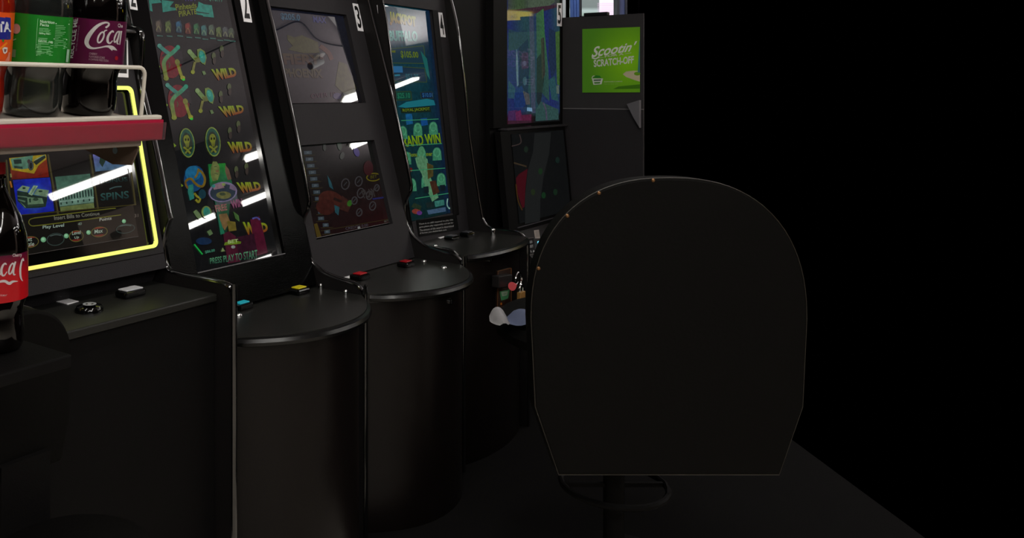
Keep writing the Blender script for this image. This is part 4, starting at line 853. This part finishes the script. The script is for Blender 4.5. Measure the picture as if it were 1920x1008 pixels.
TU = Thing('shelf_upright', 'dark slotted metal post that carries the drinks shelves', 'post', (.30, 1.41, -EYE))
m = MB(); m.box((-.02, 0, 0), (.02, .04, 1.9)); m.build('post', BLACKD, TU.o, bevel=.002); m = MB(); m.box((-.14, -.10, 0), (.14, .14, .02)); m.build('foot', BLACKD, TU.o, bevel=.002)
# bottles
BPROF = [(.030, 0), (.038, .003), (.0412, .010), (.0422, .03), (.0415, .045), (.0405, .058), (.042, .068), (.0452, .076), (.0475, .0795), (.048, .082), (.048, .149), (.0482, .153), (.0478, .162), (.0462, .175), (.043, .190), (.037, .206), (.029, .222), (.021, .236), (.0155, .248), (.0135, .258), (.0135, .262), (.0165, .264), (.0165, .267), (.0135, .269), (.0130, .285)]
def bottle(T, body, capm, lab_fn, prof=BPROF):
    P = []
    for i in range(len(prof) - 1):
        P += [prof[i], tuple((a + b) / 2 for a, b in zip(prof[i], prof[i + 1]))]
    P.append(prof[-1])
    m = MB(); m.lathe(P, 48); b = m.build('body', body, T.o, smooth=True)
    m = MB(); m.lathe([(.0152, .270), (.0152, .286), (.0145, .288), (.0005, .289)], 28); m.build('cap', capm, T.o, smooth=True)
    # wrap label
    m = MB(); n = 56; r = .0484; z0, z1 = .0800, .1510; k = 6; vs = []
    for j in range(k + 1):
        for i in range(n):
            a = 2 * math.pi * i / n; vs.append((r * math.cos(a), r * math.sin(a), z0 + (z1 - z0) * j / k))
    fs = [(j * n + i, j * n + (i + 1) % n, (j + 1) * n + (i + 1) % n, (j + 1) * n + i) for j in range(k) for i in range(n)]
    cs = [[lab_fn(2 * math.pi * ((i + d) % n) / n, (j + e) / k) for d, e in ((0, 0), (1, 0), (1, 1), (0, 1))] for j in range(k) for i in range(n)]
    m.add(vs, fs); m.c = cs
    return m.build('label', LABELM, T.o, smooth=True)
COLA = mat('cola_in_clear_plastic', (5, 3, 3), .06, .4, coat=.35, var=.1)
CLEAR = mat('clear_soda_plastic', (70, 74, 72), .16, .5, trans=.86, coat=1., ior=1.3, bump=.08, bscale=25)
ORNG = mat('orange_soda_plastic', (150, 30, 14), .08, .5, trans=.35, ior=1.33, coat=.6, bump=.02)
hx0 = math.cos(PHI); def_y = .062
def shelf_org(u, d): return (u, 1.1 + d * math.cos(PHI), -.0385 + d * math.sin(PHI) - .0032)
# cherry cola
T = Thing('soda_bottle', 'dark cola bottle with a purple cherry label, at the end of the red-striped shelf', 'bottle', shelf_org(.868, .0525), tilt=PHI, group='large soda bottles')
lb = bottle(T, COLA, mat('purple_cap', (90, 20, 60), .4, .5, var=.05), lambda a, h: (78, 6, 50))
Sc = Cyl(T, .0487); W = (186, 182, 180)
A = Art(Sc); A.l = .0001
A.text('RECYCLE ME', ((137, 109), (146.5, 34), (138.5, 36), (128.8, 109)), W, bold=.025).text('SEE YOU AROUND AGAIN', ((144, 96), (149.5, 48), (147, 48), (141.5, 96)), (140, 110, 130))
A.stroke([(198, 52, 3.5), (203.5, 47.5, 3.5), (203.5, 43.5, 3), (198, 42.2, 3.5), (190, 44.5, 4.5), (181, 50, 6), (171.5, 60, 7.5), (164.5, 71, 8.5), (162.5, 80, 8), (166.5, 87.5, 6), (175, 90.5, 3.5), (188, 89, 2.5), (198, 87, 3), (206, 87.5, 5), (212, 90, 6), (219.5, 94.5, .8)], W, n=5)
A.stroke([(203, 87, 3), (209, 92, 3.5), (210, 95, .8)], W, n=3)
A.ring(189, 70, 6.2, 12.2, 3.2, W, 24).stroke([(194, 62, 2), (197, 57.5, 2.5), (201, 56.5, 1.5)], W)
A.stroke([(212.5, 61, 2.5), (211, 58, 3), (206, 62, 3.6), (202, 70, 4.5), (202, 78, 4.5), (206, 81, 3), (211, 76, 1.8)], W, n=4)
A.ring(218.5, 69, 4.6, 12, 3.0, W, 20).stroke([(224.5, 58, 3), (221, 72, 3.2), (219.5, 81, 2.5), (222.5, 82.5, 1.6)], W).stroke([(227.6, 58, 2.5), (225.5, 72, 2.4), (224.2, 84, 1.4)], W)
A.text('Che', ((220.5, 51), (229.5, 52), (230, 45), (221, 44)), W, bold=.02)
A.text('CHERRY', ((167, 102), (182, 103.5), (182.5, 99.5), (167.6, 98)), (150, 120, 130), bold=.01).text('FLAVORED COKE', ((167, 107.5), (196, 110.5), (196.5, 106.5), (167.3, 103.8)), (150, 120, 130), bold=.01).text('A CAFFEINE FREE SODA', ((166, 112.5), (203, 116), (203.5, 112), (166.3, 109)), (150, 120, 130), bold=.01)
A.ell(218, 109, 3, 4, (150, 20, 30)); A.build('label_lettering', LABELM, lb)
# clear soda with green label
T = Thing('soda_bottle', 'clear soda bottle with a bright green nutrition label, between the orange and purple ones', 'bottle', shelf_org(.7665, .0525), tilt=PHI, group='large soda bottles')
lb = bottle(T, CLEAR, mat('green_cap', (20, 120, 40), .4, .5, var=.05), lambda a, h: (22, 118, 32))
Sg = Cyl(T, .0487); G = (120, 190, 125); GW = (185, 220, 185)
A = Art(Sg); A.l = .0001
A.text('Nutrition', ((75, 42.5), (102, 45), (102.5, 39.5), (75.5, 37)), GW, bold=.02).text('Facts', ((75, 48.5), (91.5, 50), (92, 45), (75.5, 43)), GW, bold=.02)
A.stroke([(104, 44), (130, 45.5)], GW, 1.6).stroke([(100.5, 72.8), (126, 74.4)], GW, 1.6).stroke([(71, 35), (131, 39)], G, .8).stroke([(71, 35), (67, 92)], G, .9)
random.seed(3)
for k in range(20):
    y = 53 + k * 2.6
    if k not in (5, 6): A.stroke([(73.5 - k * .25, y), (88 + random.random() * 12, y + 1.1)], G, 1.1)
for k in range(14): A.stroke([(104 - k * .25, 47.5 + k * 3.1), (112 + random.random() * 14, 48.3 + k * 3.1)], G, 1.0)
A.text('Serving Size', ((73, 64.5), (92, 66), (92.3, 62), (73.3, 60.5)), GW, bold=.01).text('Calories', ((71.5, 78), (87, 79), (87.3, 75), (71.8, 74)), GW, bold=.01).text('140', ((91, 81), (98.5, 81.8), (98.7, 77.5), (91.2, 76.8)), GW, bold=.03)
A.stroke([(68, 84), (122, 87.5)], G, 1).stroke([(68, 88), (121, 91)], G, 1.2).stroke([(67, 96), (99, 97.5)], G, 1).stroke([(67, 99), (83, 100)], G, 1).ell(69, 103, 1.5, 1.5, G)
A.ell(31.5, 54, 7.5, 9.5, (176, 130, 120)).poly([(23, 107), (30, 107.5), (31, 93), (22, 91.5)], (92, 122, 84)).stroke([(22, 77), (31, 73)], (150, 190, 150), 1.6)
A.poly([(122, 116), (126.5, 116.5), (129, 92.5), (124.5, 92)], (150, 190, 160)); A.build('label_lettering', LABELM, lb)
# orange soda
T = Thing('soda_bottle', 'orange soda bottle with an orange and blue label left of the green-labelled one', 'bottle', shelf_org(.6685, .0525), tilt=PHI, group='large soda bottles')
lb = bottle(T, ORNG, mat('orange_cap', (220, 90, 20), .4, .5, var=.05), lambda a, h: (214, 78, 20))
So = Cyl(T, .0487); A = Art(So); A.l = .0001
for k in range(8):
    xa, xb = -60 + k * 10, -50 + k * 10
    A.poly([(xa, 74), (xb, 74), (xb, 32 + .2 * k), (xa, 32)], (34, 38, 130), False)
A.poly([(19.5, 74), (20, 58), (20, 36), (20, 34)], (34, 38, 130)).poly([(12, 75), (20, 60), (20, 73)], (34, 38, 130)).poly([(2, 82), (20, 62), (20, 80)], (214, 78, 20))
A.text('FANTA', ((-36, 62), (21, 59.5), (20, 42), (-36, 35)), (205, 208, 215), bold=.05)
A.ell(2, 82, 8, 8, (222, 60, 16)).poly([(3, 75), (6, 73), (8, 76), (6, 80)], (30, 130, 40)).stroke([(0, 92), (6, 86), (13, 80)], (226, 130, 30), 3.5).poly([(4, 91), (8, 88), (14, 89), (13, 98), (9, 101), (6, 99)], (215, 205, 200)).poly([(7, 92), (12, 92), (11, 97), (8, 98)], (120, 80, 80)).poly([(9, 114), (17, 114.5), (19, 98), (16, 98), (14, 106)], (220, 130, 110))
A.build('label_lettering', LABELM, lb)
# lower bottle and its tray
uL_, yL_ = .758, 1.236
T = Thing('soda_bottle', 'cola bottle with a red and purple label standing alone on the lower shelf', 'bottle', (uL_, yL_, -.397), group='large soda bottles')
lb = bottle(T, COLA, mat('red_cap', (150, 20, 30), .4, .5, var=.05), lambda a, h: mixc((178, 14, 24), (82, 8, 44), max(0, min(1, (h - .62) * 3))))
Sr = Cyl(T, .0487); A = Art(Sr); A.l = .0001; W = (196, 190, 188)
A.text('Cherry', ((23.5, 483), (41, 482), (41, 474), (23.5, 475.5)), W, bold=.015)
A.stroke([(-2, 500, 3), (-8, 505, 4), (-10, 514, 4.5), (-5, 518, 3), (3, 511, 1.6)], W, n=4)
A.stroke([(12, 496, 2.5), (9.5, 493.5, 3), (5, 498, 3.8), (2.5, 507, 4.6), (4, 515, 4), (8, 516, 2.6), (13, 509, 1.6)], W, n=4)
A.ring(21, 503.5, 5, 12, 3.2, W, 18).stroke([(29, 490, 3), (25.5, 503, 3.6), (25.5, 514, 3), (29, 514, 1.6)], W)
A.stroke([(44, 489, 2.5), (43, 484, 2.2), (40, 491, 3), (37.8, 505, 3.6), (38.5, 518, 3.4), (41, 525, 2), (43, 526, 1)], W, n=4)
A.stroke([(-12, 531, 2), (-4, 529.5, 3.5), (3, 527, 4.5), (10, 527, 5), (17, 531, 5.5), (24, 527.5, 4), (33.5, 527, .8)], W, n=4).stroke([(14, 529, 4), (19.5, 533.5, .8)], W)
A.text('2 Liter', ((-14, 556), (14, 554.5), (14, 550), (-14, 551)), (200, 150, 150), bold=.01)
A.build('label_lettering', LABELM, lb)
TL = Thing('lower_shelf', 'dark metal shelf carrying the single red-labelled bottle', 'shelf', (.60, 1.1, -.397))
m = MB(); m.box((-.32, .02, -.02), (.215, .305, -.0006)); m.build('tray', BLACKD, TL.o, bevel=.003)

# ================================================================== stools
VINYL = mat('black_vinyl', (8, 7, 6), .65, .1, bump=.3, bscale=90, var=.15)
def stool(lab, c, w_, ztop, zseat, rz, seat_r=.23, hgt=.5, studs=True, group=None):
    """round-backed stool; c = world x, y of the back's middle, facing away from the viewer"""
    T = Thing('stool', lab, 'stool', world=(c[0], c[1], 0), rz=rz)
    n = 40; zc = ztop - w_ * 1.02; pts = []
    for k in range(n + 1):
        g = math.pi * k / n; pts.append((-w_ * math.copysign(abs(math.cos(g)) ** .84, math.cos(g)), zc + w_ * 1.02 * math.sin(g) ** .86))
    pts += [(w_ * .97, zc - hgt * .35), (w_ * .8, zc - hgt * .62), (-w_ * .8, zc - hgt * .62), (-w_ * .97, zc - hgt * .35)]
    m = MB(); m.prism([(x, z) for x, z in pts], 1, -.03, .035); m.build('backrest', VINYL, T.o, bevel=.006)
    m = MB(); m.tube([(x * .997, -.0275, z) for x, z in pts], .0013, 6, closed=True); m.build('piping', mat('grey_piping', (44, 40, 34), .35, .5, var=.1), T.o)
    if studs:
        for k in (4, 10, 14, 19):
            x, z = pts[k]; m = MB(); m.lathe([(.005, 0), (.0035, .002), (.0004, .003)], 8)
            o = m.build('stud', mat('dull_brass_stud', (120, 84, 50), .4, .5, metal=.6), T.o); o.location = (x * .985, -.03, zc + (z - zc) * .985); o.rotation_euler = (math.pi / 2, 0, 0)
    yc = .04 + seat_r
    m = MB(); m.lathe([(seat_r * .9, zseat - .07), (seat_r, zseat - .055), (seat_r * 1.02, zseat - .03), (seat_r * .97, zseat - .008), (seat_r * .85, zseat), (.001, zseat + .002)], 32, (0, yc, 0)); m.build('seat', VINYL, T.o, smooth=True)
    m = MB(); m.box((-.05, .02, zseat - .06), (.05, .05, max(zc - hgt * .5, zseat + .02))); m.build('back_bracket', BLACKD, T.o)
    m = MB(); m.lathe([(.03, .04), (.03, zseat - .07)], 16, (0, yc, 0)); m.build('column', BLACKD, T.o, smooth=True)
    m = MB(); m.lathe([(.21, 0), (.21, .012), (.12, .03), (.03, .042)], 28, (0, yc, 0)); m.build('base', BLACKD, T.o, smooth=True)
    m = MB(); m.tube([(.15 * math.cos(g), yc + .15 * math.sin(g), .25) for g in [2 * math.pi * k / 24 for k in range(24)]], .009, 8, closed=True); m.box((-.15, yc - .006, .244), (.15, yc + .006, .256)); m.build('foot_ring', BLACKD, T.o, smooth=True)
    return T
Zs = 2.2
st1 = stool('large black stool with a round studded backrest in front of the black partition', ((1246 - CX) / F * Zs, Zs), 256 / F * Zs, EYE - (331 - HY) / F * Zs, .745, 0, seat_r=.34, hgt=.62)
Zs = 1.62
stool('small black stool whose rounded top edge peeks up before the deck of the nearest cabinet', ((20 - CX) / F * Zs, Zs), 112 / F * Zs, EYE - (580 - HY) / F * Zs, .62, RZ + math.pi, seat_r=.14, hgt=.3, studs=False)
# crumpled cloth lying over the big stool's seat
cl = Thing('cloth', 'crumpled grey and blue cloth on the seat of the large round-backed stool', 'cloth', world=(.540, 2.50, .748), rz=0)
def blob(name, col, cx_, sx_, sy_, sz_, seed, par):
    m = MB(); vs = []; nu, nv = 20, 10
    for j in range(nv + 1):
        for i in range(nu):
            a = 2 * math.pi * i / nu; r_ = j / nv; x = sx_ * r_ * math.cos(a); y = sy_ * r_ * math.sin(a)
            z = sz_ * (1 - r_ ** 2) + .018 * noise.noise(Vector((x * 28 + seed, y * 28, seed))) * (.4 + r_)
            vs.append((cx_ + x, y, max(.001, z)))
    fs = [(j * nu + i, j * nu + (i + 1) % nu, (j + 1) * nu + (i + 1) % nu, (j + 1) * nu + i) for j in range(nv) for i in range(nu)]
    m.add(vs, fs); m.build(name, mat(name + '_cotton', col, .8, .2, var=.15), par, smooth=True)
blob('grey_fold', (150, 148, 150), -.03, .028, .05, .034, 2.1, cl.o); blob('blue_fold', (96, 104, 130), .035, .05, .06, .028, 6.4, cl.o)

# ================================================================== things overhead that the screens mirror
TCm = Thing('security_camera', 'white bullet security camera on the ceiling, mirrored in the upper screen of cabinet 3', 'camera', world=(3.57, 4.47, 2.95), rz=math.radians(-115))
m = MB(); m.lathe([(.05, 0), (.05, -.015), (.03, -.025), (.015, -.03)][::-1], 24); m.build('mount', HOUS, TCm.o, smooth=True)
m = MB(); m.tube([(0, 0, -.02), (0, 0, -.05), (.03, 0, -.07)], .013, 10); m.build('arm', HOUS, TCm.o, smooth=True)
m = MB(); m.tube([(.0, 0, -.06), (.14, 0, -.095)], [.030, .033], 18); m.build('housing', HOUS, TCm.o, smooth=True)
m = MB(); m.tube([(.14, 0, -.095), (.147, 0, -.0968)], .029, 18); m.build('lens', BLACKP, TCm.o, smooth=True)
m = MB(); P = cat([(3.3, 1.2, 2.94), (2.95, 2.9, 2.93), (2.75, 3.66, 2.93), (2.81, 3.98, 2.94), (2.77, 4.17, 2.93), (3.17, 4.37, 2.93), (3.39, 4.54, 2.93), (3.64, 4.80, 2.94)], 8); m.tube(P, .006, 6)
tag(m.build('ceiling_cable', BLACKP, None), 'black cable strung along the ceiling near the security camera', 'cable')
# backlit lottery sign across the aisle (mirrored in the upper screen of cabinet 5)
TLs = Thing('lottery_sign', 'backlit yellow lottery sign across the store, mirrored in the upper screen of cabinet 5', 'sign', world=(6.38, 7.19, 2.12), rz=math.atan2(-.30, -.10))
YEL = mat('backlit_yellow', (225, 200, 40), .5, .3, emit=3.2)
m = MB(); m.box((0, -.03, -.02), (.98, .03, .23)); m.build('light_box', BLACKD, TLs.o)
m = MB(); m.box((.01, -.034, 0), (.97, -.031, .21)); fc = m.build('face', YEL, TLs.o)
class Loc:
    def __call__(s, p, off=0.): return Vector((p[0], -.035 - off, p[1]))
A = Art(Loc()); A.l = .0005; A.text('Get', ((.25, .12), (.36, .12), (.36, .17), (.25, .17)), (30, 40, 70)).text('Lottery Tickets', ((.02, .045), (.55, .045), (.55, .105), (.02, .105)), (30, 40, 70))
A.build('sign_lettering', PRINT, fc)
